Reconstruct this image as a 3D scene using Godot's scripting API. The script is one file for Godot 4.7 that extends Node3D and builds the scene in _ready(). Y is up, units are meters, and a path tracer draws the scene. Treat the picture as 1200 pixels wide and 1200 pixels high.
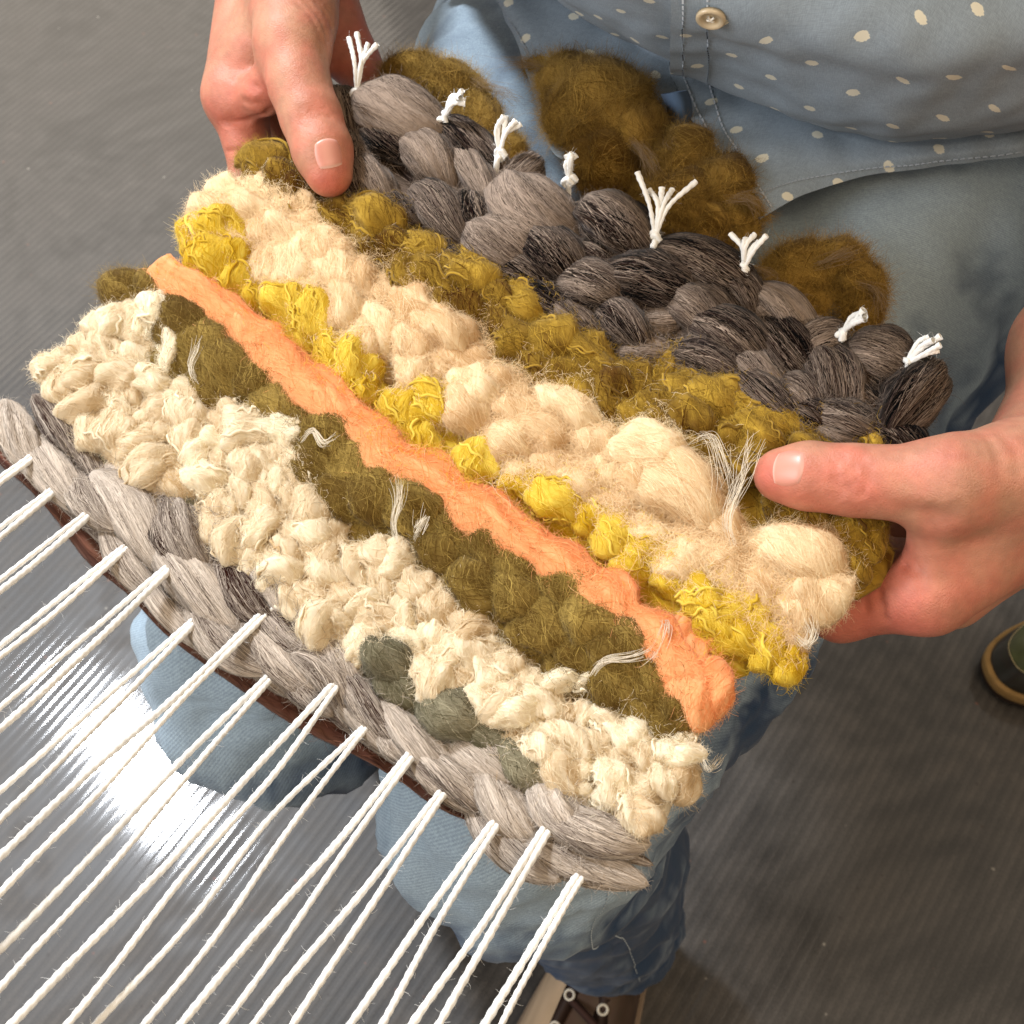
extends Node3D
# A seated person holds a half-made wool weaving over a ribbed floor. Units are metres, y is up.

const DEG := PI / 180.0
var rng := RandomNumberGenerator.new()
var nz := FastNoiseLite.new()
var used := {}

# ---- traced sizes, in millimetres on the weaving: x, z, length, width, turn in degrees, tone 0 to 9
const DARK := [-112,-104,38,24,-3,8, -108,-89,26,14,1,1, -88,-88,29,18,10,6, -119,-83,30,10,26,3, -101,-69,27,15,18,6, -66,-71,33,17,14,5, -83,-66,22,10,14,3, -66,-92,40,13,24,7, -75,-105,36,15,11,2, -49,-104,18,14,-91,5, -31,-97,34,25,6,8, -34,-74,27,23,-4,6, -51,-80,22,15,28,2, -22,-66,26,14,-10,3, -12,-80,23,19,1,2, 2,-103,29,23,2,4, 9,-75,24,19,-15,3, 13,-61,24,12,0,5, 28,-88,32,22,-21,0, 40,-105,38,19,-9,2, 40,-78,18,11,-44,6, 42,-65,17,10,-33,8, 50,-87,24,17,-4,4, 29,-67,22,14,10,2, 66,-85,31,18,-4,4, 65,-71,27,15,-10,4, 15,-94,20,13,1,2, 77,-105,28,15,7,7, 85,-94,28,17,12,0, 83,-80,24,16,6,4, 108,-89,28,19,32,3, 119,-108,19,20,-21,4, 137,-99,28,20,-95,3, 121,-78,22,16,-16,5, 93,-72,30,14,6,1, 98,-101,17,14,-67,6, 119,-90,18,16,-10,1, 139,-84,19,15,1,1, 103,-75,20,15,11,3, -135,-89,24,17,26,2, -121,-71,28,18,34,1, -107,-64,22,15,18,3, -47,-58,23,14,-5,1, 59,-100,21,14,2,1, 131,-79,18,14,-10,1, 111,-74,15,13,-10,2, 2,-89,16,14,-9,1, -3,-62,22,11,-5,1]
const BRONZE := [-149,-48,24,18,8,4, -136,-50,23,17,17,2, -125,-46,18,15,17,1, -99,-50,21,15,0,3, -88,-51,26,19,0,4, -73,-47,23,17,9,1, -79,-40,16,15,8,2, -59,-50,23,16,0,5, -48,-45,29,18,4,4, -58,-41,19,14,26,2, -35,-51,23,18,9,5, -31,-42,23,16,9,1, -22,-50,23,17,9,3, -11,-57,24,16,0,5, -10,-43,19,14,9,1, -1,-37,22,16,-1,4, 10,-45,21,18,-1,5, 11,-34,18,14,9,2, 22,-50,23,18,0,5, 21,-38,17,14,27,3, 33,-46,19,16,0,3, 32,-32,20,15,9,4, 43,-41,20,16,9,2, 46,-50,17,15,10,4, 54,-59,19,9,-102,5, 54,-68,13,8,-56,5, 56,-39,20,14,19,5, 62,-47,19,15,10,3, 66,-56,20,16,0,5, 78,-60,23,17,5,6, 77,-48,19,15,10,3, 89,-59,19,15,0,6, 91,-47,18,15,10,3, 99,-55,18,15,0,5, 101,-65,19,16,-5,5, 110,-65,20,14,-11,3, 103,-45,15,13,10,4, 85,-39,16,14,9,3, 67,-38,16,14,-1,2, 132,-36,18,16,-1,3, 142,-37,17,16,10,2, 149,-42,15,19,31,5, 144,-48,17,15,0,3, 132,-44,18,15,-1,2, 124,-37,17,14,-1,2, 154,-36,14,12,30,4, 97,-37,15,15,9,2, 121,-61,18,17,-11,2, 132,-73,15,12,41,7]
const PUFF := [-152,-31,22,13,8,8, -137,-39,24,12,8,8, -151,-18,21,15,7,6, -138,-28,24,15,3,7, -124,-38,22,14,8,5, -116,-29,26,15,16,7, -124,-21,22,15,16,4, -112,-38,17,11,-1,5, -97,-29,26,16,25,6, -102,-19,24,18,24,7, -88,-33,24,15,17,4, -111,-12,20,14,24,4, -74,-29,24,16,25,4, -82,-20,24,17,25,5, -89,-12,22,13,24,7, -71,-15,23,16,25,5, -59,-27,24,17,17,3, -52,-15,25,18,16,7, -46,-28,24,19,8,3, -51,-5,18,14,25,5, -37,-13,22,17,25,5, -28,-26,27,19,8,3, -21,-14,18,13,17,5, -16,-27,25,17,8,3, -27,-6,18,13,25,6, -1,-16,23,16,8,8, 1,-4,22,17,7,4, 15,-16,21,17,8,4, 8,-22,18,16,8,3, 22,-5,20,17,-12,5, 33,-26,27,18,4,7, 30,-10,25,16,-12,5, 32,4,21,8,7,8, 44,-5,21,15,-2,4, 49,-19,17,15,8,5, 53,-21,15,9,27,7, 33,-14,17,14,-2,3, 62,-12,14,13,27,8, 57,-3,18,15,-2,5, 70,-28,30,22,-17,8, 71,-4,15,13,-2,4, 75,0,11,9,-23,8, 73,-12,18,15,-2,4, 87,-17,38,22,-2,5, 85,-3,20,12,-2,7, 101,-11,19,15,-2,4, 106,-3,18,18,8,8, 103,4,14,12,-13,6, 108,-19,18,16,-2,4, 121,-7,19,14,-2,5, 114,-11,17,14,-13,4, 138,-22,31,25,4,6, 149,-18,18,22,30,5, 134,-6,20,15,8,4, 145,-5,17,13,29,4, 152,-1,12,9,48,4, 127,-20,18,14,-12,5, 94,-30,16,13,-1,4, -148,-9,18,13,15,6, -125,-9,22,14,19,5]
const YELLOW := [-148,-4,20,14,23,2, -138,-13,26,19,7,3, -131,1,25,20,23,1, -119,0,20,17,31,2, -92,-2,21,17,15,3, -81,-3,24,17,24,3, -79,6,17,12,15,2, -61,5,18,13,32,2, -50,4,20,18,41,3, -40,9,15,13,41,1, -19,10,20,15,33,1, -12,3,20,17,-2,2, -5,0,16,14,43,4, -3,14,21,16,38,2, 7,20,17,11,33,1, 18,10,11,18,25,4, 20,18,14,10,7,1, 36,11,13,10,-3,1, 53,5,21,17,-7,3, 65,4,16,13,8,2, 77,5,16,14,-3,4, 88,4,15,13,-13,3, 96,2,14,10,-66,3, 90,12,14,11,-3,2, 105,9,14,10,-3,1, 117,9,17,15,-3,3, 126,6,16,14,-13,3, 127,15,17,13,7,2, 134,0,13,12,-76,4, 136,10,16,13,8,2, 145,6,14,11,18,3, 146,13,13,11,8,2, 154,11,12,11,28,1, -106,0,17,12,15,1, -16,22,13,11,33,2, 40,6,13,10,-2,2]
const OLIVE := [-157,28,21,13,-3,1, -144,25,20,14,22,2, -122,30,26,17,22,0, -113,42,21,14,22,2, -108,29,25,17,14,3, -92,33,26,19,14,2, -90,43,20,14,14,1, -79,31,22,16,14,1, -64,35,22,15,10,3, -51,37,22,15,10,1, -36,36,23,17,10,2, -34,46,19,13,10,0, -21,38,24,18,10,3, -8,46,23,18,10,3, -16,49,18,14,10,1, 2,37,21,16,6,4, 13,36,22,18,6,3, 29,35,23,17,6,3, 28,44,18,14,6,1, 43,34,20,16,6,2, 47,46,19,15,6,1, 57,35,20,16,6,3, 62,47,20,16,6,2, 74,37,21,17,6,4, 78,48,19,16,6,3, 89,37,21,17,6,3, 94,48,18,15,6,2, 105,41,19,16,6,1, 110,50,18,15,6,2, 119,42,18,15,6,1, 123,51,16,14,6,3, 132,44,16,14,6,1, 134,50,15,11,16,2, 93,55,15,11,-5,1, 75,54,14,11,-4,1]
const CREAM := [-130,54,14,11,-8,8, 30,60,16,10,-5,3, 42,66,14,12,16,3, -52,80,15,11,28,5, -148,48,19,14,-12,5, -111,80,18,15,36,5, -118,64,15,9,31,3, 113,86,16,13,8,4, -26,66,12,8,16,5, -106,52,16,9,22,6, -66,78,15,13,-35,8, 2,69,14,8,23,4, -102,62,15,14,-77,4, 131,65,13,12,20,5, -128,63,15,15,-62,4, -73,53,19,14,15,3, 138,83,9,7,22,5, -31,55,14,8,-4,5, 124,78,12,8,-65,6, -51,71,13,9,29,6, -18,80,15,11,15,4, 73,72,13,11,10,7, -155,75,14,12,-57,5, 54,69,14,9,18,7, 103,85,12,11,13,7, 146,64,15,11,-120,3, -53,56,16,10,3,5, 9,81,12,11,-17,4, -91,59,21,14,32,6, 115,73,11,8,10,6, 107,66,11,7,-113,6, -62,56,12,7,28,5, -132,79,15,16,-80,4, -149,60,19,13,0,4, -94,69,12,12,-78,3, -41,75,20,11,3,5, 47,73,14,10,37,8, 40,82,13,10,11,8, -65,67,17,9,15,5, -16,86,14,13,-30,6, 34,72,16,10,-125,8, 50,81,11,7,-101,4, 63,79,15,11,-14,4, -81,81,14,13,-104,3, 94,71,13,10,-10,6, 29,88,14,12,-8,6, 66,64,12,8,6,7, 18,93,14,8,-3,6, -83,55,16,9,5,3, -75,71,14,11,-104,8, 9,68,14,11,-124,5, 2,87,19,11,12,4, -136,33,15,14,-36,8, -23,60,17,12,37,5, 93,90,10,8,24,3, 118,81,12,8,-98,8, 98,78,12,8,25,8, -142,40,17,14,-106,5, -19,93,11,9,-99,7, 18,80,13,10,-90,8, -127,42,15,7,14,3, 139,74,14,10,-84,5, -103,72,13,10,-115,5, -112,73,13,7,28,5, -100,80,18,13,-56,4, -33,80,16,13,-95,6, 120,69,13,8,-14,4, -4,92,13,9,18,5, 17,67,18,10,26,5, -89,86,17,17,-94,5, -90,77,12,9,-65,3, -2,79,19,12,1,6, -32,73,12,7,41,8, 131,85,10,7,28,8, 109,79,16,13,17,5, 117,63,13,11,-15,6, 26,79,14,11,-12,4, 44,56,14,9,14,6, -66,49,18,17,-66,6, 77,81,15,11,-13,3, 51,87,13,10,18,5, -121,86,19,14,9,6, 9,96,15,13,-124,6, 85,83,12,12,-88,5, -84,67,17,13,25,5, -9,75,15,12,42,3, -38,68,15,10,-10,5, 87,75,14,11,35,5, -151,70,17,9,30,7, -115,55,17,12,-30,6, -47,50,14,12,-5,6, -119,78,15,11,15,4, -10,65,16,11,32,4, -23,73,12,10,12,5, 138,59,13,12,12,7, -97,53,16,15,-18,4, 62,71,15,13,9,6, 11,61,15,13,-9,5, 85,66,11,8,22,5, -45,65,12,7,25,6, 51,61,14,10,7,4, 91,83,11,8,-10,3, -145,78,18,13,0,5, 29,94,10,8,-83,6, 145,84,11,11,-21,3, -104,86,16,11,11,3, -41,60,17,10,25,7, -74,86,20,12,1,3, -140,55,21,13,11,5, 124,63,14,11,-7,8, -55,86,15,9,30,4, 39,59,10,8,40,4, -17,69,16,13,-22,8, 71,78,12,8,51,5, 12,88,14,9,-5,6, 102,71,12,8,-108,3, -29,90,12,9,24,6, -54,47,14,8,14,5, 133,79,14,11,11,7, 80,74,14,9,-41,7, -56,64,16,12,22,6, 18,60,12,12,-57,6, -139,69,17,14,-54,5, 59,87,14,12,38,5, 129,72,13,10,12,6, -32,61,12,8,16,3, -37,50,15,12,-7,4, 32,81,11,7,-121,5, -39,89,16,14,-127,5, 56,77,13,11,-93,6, 75,65,11,9,13,5, 26,67,12,7,15,8, -129,72,13,9,-4,5, -48,87,15,12,27,5, -120,71,15,11,20,6, -74,62,14,13,-24,8, 59,65,12,12,-72,3, 121,88,11,7,-20,8, 137,68,11,8,-119,3, 37,89,11,8,-89,5, -134,47,16,9,0,5, -25,84,14,7,17,5]
const SAGE := [39,90,20,16,4,1, 48,95,17,12,3,0, 69,91,23,16,-11,2, 84,89,19,14,-6,0, 100,91,22,12,4,3, 60,91,16,12,4,1, -130,81,25,10,8,1, -73,87,23,10,12,1]
const GREY := [-145,104,35,14,20,8, -130,93,38,11,11,3, -125,108,46,14,9,8, -117,99,33,8,11,2, -102,107,36,12,11,5, -93,94,24,9,7,9, -78,107,50,18,13,7, -58,96,34,19,16,3, -46,89,34,8,21,5, -68,117,35,9,11,7, -38,111,48,16,7,7, -43,120,45,7,8,6, -23,100,33,13,12,2, -16,96,25,8,16,6, -18,117,39,11,4,6, -1,102,35,11,3,3, 6,111,38,13,4,7, 0,118,35,8,1,5, 23,103,24,13,12,7, 25,112,28,10,7,5, 26,100,14,7,12,9, 44,107,36,11,12,4, 41,114,27,6,7,7, 67,106,35,10,8,8, 85,100,28,12,-6,8, 84,111,28,12,-2,6, 105,105,30,13,13,8, 99,108,33,7,13,7, 113,114,35,9,3,6, 120,96,21,13,8,8, 132,95,32,13,-21,7, 138,102,31,6,-28,3, 140,107,31,10,-25,7, 126,111,34,9,-12,5, -75,95,27,10,16,4, 20,117,23,7,2,4, 58,112,19,8,7,5]
const TIPS := [-149,47,16,11,-105,8, -132,32,20,11,-125,9, -136,39,17,8,-143,9, -152,74,18,9,167,9, 144,59,15,8,-46,8, 140,56,13,7,-76,7, 142,70,13,7,25,7, 141,84,13,8,35,7, 131,79,17,11,24,8, 20,49,13,5,-110,7, 17,56,13,7,-120,6, 76,83,12,8,165,8, 87,79,18,10,-45,9, 96,63,15,7,-56,8, 103,55,12,6,-45,7, 55,86,19,8,13,7, -53,42,19,11,-39,9, -121,40,29,11,42,8]
const ORANGE := [-150, 13, -132, 15, -111, 18, -90, 19, -77, 21, -62, 24, -44, 23, -25, 26, -9, 28, 4, 28, 19, 27, 33, 27, 47, 27, 62, 26, 78, 27, 91, 28, 103, 30, 117, 32, 130, 35, 142, 36]
const UNDER := [-163, 112, -150, 114, -133, 114, -112, 117, -89, 122, -67, 122, -44, 125, -25, 125, -6, 124, 13, 123, 28, 121, 42, 118, 55, 116, 67, 115, 81, 115, 97, 112, 110, 110]
const CORDS := [-132, 108, 30, -114, 114, 30, -94, 109, 50, -73, 118, 60, -52, 108, 280, -30, 124, 280, -10, 107, 400, 8, 123, 440, 30, 108, 520, 48, 120, 560, 68, 112, 520, 85, 119, 480, 106, 112, 480, 121, 103, 400, 139, 112, 400]
const TASSELS := [-131, -97, -9, -19, 2, -90, -107, 7, -7, 5, -58, -104, -2, -10, 2, -26, -109, -2, -5, 1, 20, -104, -8, -18, 3, 57, -110, -2, -9, 4, 103, -106, 5, -4, 6, 129, -107, 5, -9, 6]
const WISPS := [[26, 10, 16, 6, 55, 13, 14, 50, 11, 18, 43, 4, 16, 36], [22, 9, -41, 8, 45, -37, 14, 39, -30, 14, 41, -29, 12, 36], [20, 9, 104, 8, 56, 105, 12, 49, 112, 14, 43, 116, 12, 36], [18, 14, 80, 8, -34, 89, 18, -39, 99, 18, -32, 105, 10, -25], [20, 30, 107, 8, -22, 107, 16, -33, 105, 20, -41, 102, 14, -49], [16, 16, 119, 6, -11, 112, 14, -17, 109, 18, -29, 107, 18, -34], [20, 10, 151, 4, 2, 157, 8, 4, 157, 10, 0, 152, 8, -4], [18, 10, 149, 6, 55, 153, 2, 57, 153, -4, 53, 152, -6, 48], [16, 14, -94, 6, 47, -99, 10, 44, -101, 12, 37, -105, 10, 31], [14, 12, 21, 8, 53, 22, 14, 43, 23, 16, 48, 21, 18, 42], [20, 14, 108, 4, 32, 115, 12, 26, 118, 10, 35, 115, 8, 46]]
var HAND_A: Array = [PackedFloat32Array([0.0947, 0.702, -0.261, 0.0093, 0.1038, 0.7058, -0.258, 0.0108]), PackedFloat32Array([0.1038, 0.7058, -0.258, 0.0108, 0.1186, 0.7091, -0.2539, 0.0113]), PackedFloat32Array([0.1186, 0.7091, -0.2539, 0.0113, 0.1323, 0.7115, -0.2512, 0.0114]), PackedFloat32Array([0.1323, 0.7115, -0.2512, 0.0114, 0.1481, 0.7123, -0.2492, 0.0165]), PackedFloat32Array([0.1481, 0.7123, -0.2492, 0.0165, 0.1825, 0.708, -0.2571, 0.021]), PackedFloat32Array([0.1477, 0.6778, -0.2269, 0.013, 0.1206, 0.6602, -0.2293, 0.0102]), PackedFloat32Array([0.1206, 0.6602, -0.2293, 0.0102, 0.1008, 0.6555, -0.2413, 0.009]), PackedFloat32Array([0.1008, 0.6555, -0.2413, 0.009, 0.0875, 0.657, -0.2486, 0.008]), PackedFloat32Array([0.2154, 0.6906, -0.2733, 0.023, 0.1477, 0.6778, -0.2269, 0.0145]), PackedFloat32Array([0.1472, 0.7029, -0.2428, 0.009, 0.1487, 0.692, -0.2377, 0.0085]), PackedFloat32Array([0.1487, 0.692, -0.2377, 0.0085, 0.1486, 0.6803, -0.229, 0.009]), PackedFloat32Array([0.1767, 0.7032, -0.2572, 0.02, 0.1603, 0.6855, -0.2382, 0.015]), PackedFloat32Array([0.1624, 0.6593, -0.2392, 0.0125, 0.1351, 0.6429, -0.2485, 0.01025]), PackedFloat32Array([0.1351, 0.6429, -0.2485, 0.01025, 0.1112, 0.6405, -0.2653, 0.009]), PackedFloat32Array([0.1112, 0.6405, -0.2653, 0.009, 0.0948, 0.644, -0.2751, 0.00775]), PackedFloat32Array([0.2154, 0.6906, -0.2733, 0.022, 0.1624, 0.6593, -0.2392, 0.01437]), PackedFloat32Array([0.1773, 0.6435, -0.255, 0.0118, 0.1518, 0.6281, -0.2688, 0.009676]), PackedFloat32Array([0.1518, 0.6281, -0.2688, 0.009676, 0.1259, 0.6293, -0.2843, 0.008496]), PackedFloat32Array([0.1259, 0.6293, -0.2843, 0.008496, 0.1102, 0.6348, -0.2933, 0.007316]), PackedFloat32Array([0.2154, 0.6906, -0.2733, 0.022, 0.1773, 0.6435, -0.255, 0.01357]), PackedFloat32Array([0.1924, 0.6318, -0.2706, 0.0105, 0.1699, 0.6173, -0.2877, 0.00861]), PackedFloat32Array([0.1699, 0.6173, -0.2877, 0.00861, 0.1481, 0.6185, -0.2997, 0.00756]), PackedFloat32Array([0.1481, 0.6185, -0.2997, 0.00756, 0.1333, 0.6236, -0.305, 0.00651]), PackedFloat32Array([0.2154, 0.6906, -0.2733, 0.022, 0.1924, 0.6318, -0.2706, 0.01207]), PackedFloat32Array([0.1932, 0.6906, -0.2791, 0.019, 0.2141, 0.6905, -0.3103, 0.021]), PackedFloat32Array([0.2141, 0.6905, -0.3103, 0.021, 0.2207, 0.6936, -0.3234, 0.025]), PackedFloat32Array([0.2154, 0.6906, -0.2733, 0.024, 0.2207, 0.6936, -0.3234, 0.027]), PackedFloat32Array([0.2207, 0.6936, -0.3234, 0.027, 0.3048, 0.7139, -0.4102, 0.036])]
var GROOVE_A: Array = [PackedFloat32Array([0.1094, 0.7198, -0.2546, 0.0, 0.1101, 0.7188, -0.2497, 0.0, 0.00055, 0.001]), PackedFloat32Array([0.1101, 0.7188, -0.2497, 0.0, 0.1093, 0.7142, -0.2451, 0.0, 0.00055, 0.001]), PackedFloat32Array([0.1122, 0.7208, -0.2554, 0.0, 0.1132, 0.7204, -0.25, 0.0, 0.0007, 0.001]), PackedFloat32Array([0.1132, 0.7204, -0.25, 0.0, 0.1122, 0.7169, -0.2454, 0.0, 0.0007, 0.001]), PackedFloat32Array([0.1122, 0.7169, -0.2454, 0.0, 0.111, 0.7132, -0.2437, 0.0, 0.0007, 0.001]), PackedFloat32Array([0.1152, 0.7217, -0.254, 0.0, 0.1158, 0.7206, -0.2484, 0.0, 0.00075, 0.001]), PackedFloat32Array([0.1158, 0.7206, -0.2484, 0.0, 0.1147, 0.7163, -0.2437, 0.0, 0.00075, 0.001]), PackedFloat32Array([0.1179, 0.7222, -0.2529, 0.0, 0.1191, 0.721, -0.2475, 0.0, 0.0006, 0.001]), PackedFloat32Array([0.1191, 0.721, -0.2475, 0.0, 0.1177, 0.7165, -0.2429, 0.0, 0.0006, 0.001]), PackedFloat32Array([0.1075, 0.717, -0.2488, 0.0, 0.1122, 0.7173, -0.2458, 0.0, 0.00045, 0.0009]), PackedFloat32Array([0.1122, 0.7173, -0.2458, 0.0, 0.1157, 0.7149, -0.2426, 0.0, 0.00045, 0.0009]), PackedFloat32Array([0.115, 0.7215, -0.2517, 0.0, 0.1187, 0.7222, -0.255, 0.0, 0.00045, 0.0009]), PackedFloat32Array([0.1204, 0.7224, -0.251, 0.0, 0.1206, 0.7202, -0.2456, 0.0, 0.0004, 0.001]), PackedFloat32Array([0.1573, 0.6251, -0.2903, 0.0, 0.1533, 0.6401, -0.2715, 0.0, 0.0009, 0.0013]), PackedFloat32Array([0.1533, 0.6401, -0.2715, 0.0, 0.1373, 0.69, -0.2303, 0.0, 0.0009, 0.0013]), PackedFloat32Array([0.1294, 0.6805, -0.2265, 0.0, 0.1302, 0.6791, -0.2217, 0.0, 0.0008, 0.0012]), PackedFloat32Array([0.1302, 0.6791, -0.2217, 0.0, 0.1317, 0.6752, -0.2177, 0.0, 0.0008, 0.0012]), PackedFloat32Array([0.1249, 0.6762, -0.2261, 0.0, 0.1262, 0.6731, -0.2202, 0.0, 0.0005, 0.001]), PackedFloat32Array([0.1341, 0.7156, -0.2367, 0.0, 0.1392, 0.7162, -0.2342, 0.0, 0.0009, 0.0035]), PackedFloat32Array([0.1392, 0.7162, -0.2342, 0.0, 0.1444, 0.7192, -0.233, 0.0, 0.0009, 0.0035]), PackedFloat32Array([0.1379, 0.6904, -0.2387, 0.0, 0.14, 0.6926, -0.2277, 0.0, 0.0003, 0.002]), PackedFloat32Array([0.14, 0.6926, -0.2277, 0.0, 0.1414, 0.6909, -0.2212, 0.0, 0.0003, 0.002]), PackedFloat32Array([0.159, 0.7264, -0.2612, 0.0, 0.1604, 0.7289, -0.2534, 0.0, 0.0003, 0.0015]), PackedFloat32Array([0.1604, 0.7289, -0.2534, 0.0, 0.1607, 0.7284, -0.2468, 0.0, 0.0003, 0.0015]), PackedFloat32Array([0.1644, 0.7272, -0.2606, 0.0, 0.167, 0.7288, -0.2535, 0.0, 0.0003, 0.0015]), PackedFloat32Array([0.167, 0.7288, -0.2535, 0.0, 0.1676, 0.7272, -0.246, 0.0, 0.0003, 0.0015])]
var BLUSH_A: Array = [[0.0889, 0.7078, -0.2559, 0.01, 0.8], [0.1052, 0.7083, -0.2448, 0.012, 0.4], [0.1142, 0.7203, -0.2487, 0.013, 0.55], [0.1175, 0.6697, -0.222, 0.022, 0.7], [0.1376, 0.676, -0.2142, 0.018, 0.6], [0.1374, 0.6903, -0.2318, 0.012, 0.4], [0.1615, 0.6905, -0.2214, 0.02, 0.25], [0.1411, 0.7287, -0.2483, 0.016, 0.2]]
var HAND_B: Array = [PackedFloat32Array([-0.0759, 0.7035, -0.412, 0.0096, -0.079, 0.7078, -0.4216, 0.0114]), PackedFloat32Array([-0.079, 0.7078, -0.4216, 0.0114, -0.0846, 0.7126, -0.4369, 0.0117]), PackedFloat32Array([-0.0846, 0.7126, -0.4369, 0.0117, -0.0903, 0.7174, -0.4516, 0.012]), PackedFloat32Array([-0.0903, 0.7174, -0.4516, 0.012, -0.0941, 0.7214, -0.4722, 0.0155]), PackedFloat32Array([-0.0941, 0.7214, -0.4722, 0.0155, -0.1011, 0.7216, -0.5272, 0.021]), PackedFloat32Array([-0.0922, 0.7225, -0.4893, 0.016, -0.1004, 0.7185, -0.5447, 0.02]), PackedFloat32Array([-0.1252, 0.6879, -0.4802, 0.0128, -0.1172, 0.6636, -0.4511, 0.0102]), PackedFloat32Array([-0.1172, 0.6636, -0.4511, 0.0102, -0.0997, 0.6588, -0.4451, 0.009]), PackedFloat32Array([-0.0997, 0.6588, -0.4451, 0.009, -0.0795, 0.6605, -0.439, 0.008]), PackedFloat32Array([-0.1199, 0.7091, -0.5655, 0.017, -0.1252, 0.6879, -0.4802, 0.013]), PackedFloat32Array([-0.1085, 0.7078, -0.5849, 0.024, -0.1252, 0.6879, -0.4802, 0.014]), PackedFloat32Array([-0.1005, 0.7113, -0.466, 0.009, -0.1086, 0.7019, -0.4652, 0.0085]), PackedFloat32Array([-0.1086, 0.7019, -0.4652, 0.0085, -0.1194, 0.6914, -0.4724, 0.009]), PackedFloat32Array([-0.0997, 0.7175, -0.5143, 0.018, -0.1154, 0.7017, -0.4934, 0.014]), PackedFloat32Array([-0.1155, 0.6713, -0.5078, 0.0125, -0.1039, 0.6492, -0.4766, 0.01025]), PackedFloat32Array([-0.1039, 0.6492, -0.4766, 0.01025, -0.0832, 0.6465, -0.4679, 0.009]), PackedFloat32Array([-0.0832, 0.6465, -0.4679, 0.009, -0.0642, 0.6495, -0.4589, 0.00775]), PackedFloat32Array([-0.1085, 0.7078, -0.5849, 0.021, -0.1155, 0.6713, -0.5078, 0.01375]), PackedFloat32Array([-0.1046, 0.6582, -0.5305, 0.012, -0.087, 0.6382, -0.5071, 0.00984]), PackedFloat32Array([-0.087, 0.6382, -0.5071, 0.00984, -0.0652, 0.6368, -0.4934, 0.00864]), PackedFloat32Array([-0.0652, 0.6368, -0.4934, 0.00864, -0.0455, 0.6416, -0.482, 0.00744]), PackedFloat32Array([-0.1085, 0.7078, -0.5849, 0.021, -0.1046, 0.6582, -0.5305, 0.0132]), PackedFloat32Array([-0.081, 0.6544, -0.5497, 0.0115, -0.0651, 0.6328, -0.5423, 0.00943]), PackedFloat32Array([-0.0651, 0.6328, -0.5423, 0.00943, -0.0437, 0.629, -0.5273, 0.00828]), PackedFloat32Array([-0.0437, 0.629, -0.5273, 0.00828, -0.0258, 0.6331, -0.513, 0.00713]), PackedFloat32Array([-0.1085, 0.7078, -0.5849, 0.021, -0.081, 0.6544, -0.5497, 0.01265]), PackedFloat32Array([-0.1085, 0.7078, -0.5849, 0.024, -0.1251, 0.7447, -0.6829, 0.027]), PackedFloat32Array([-0.1251, 0.7447, -0.6829, 0.027, -0.1396, 0.7769, -0.7687, 0.035])]
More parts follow.
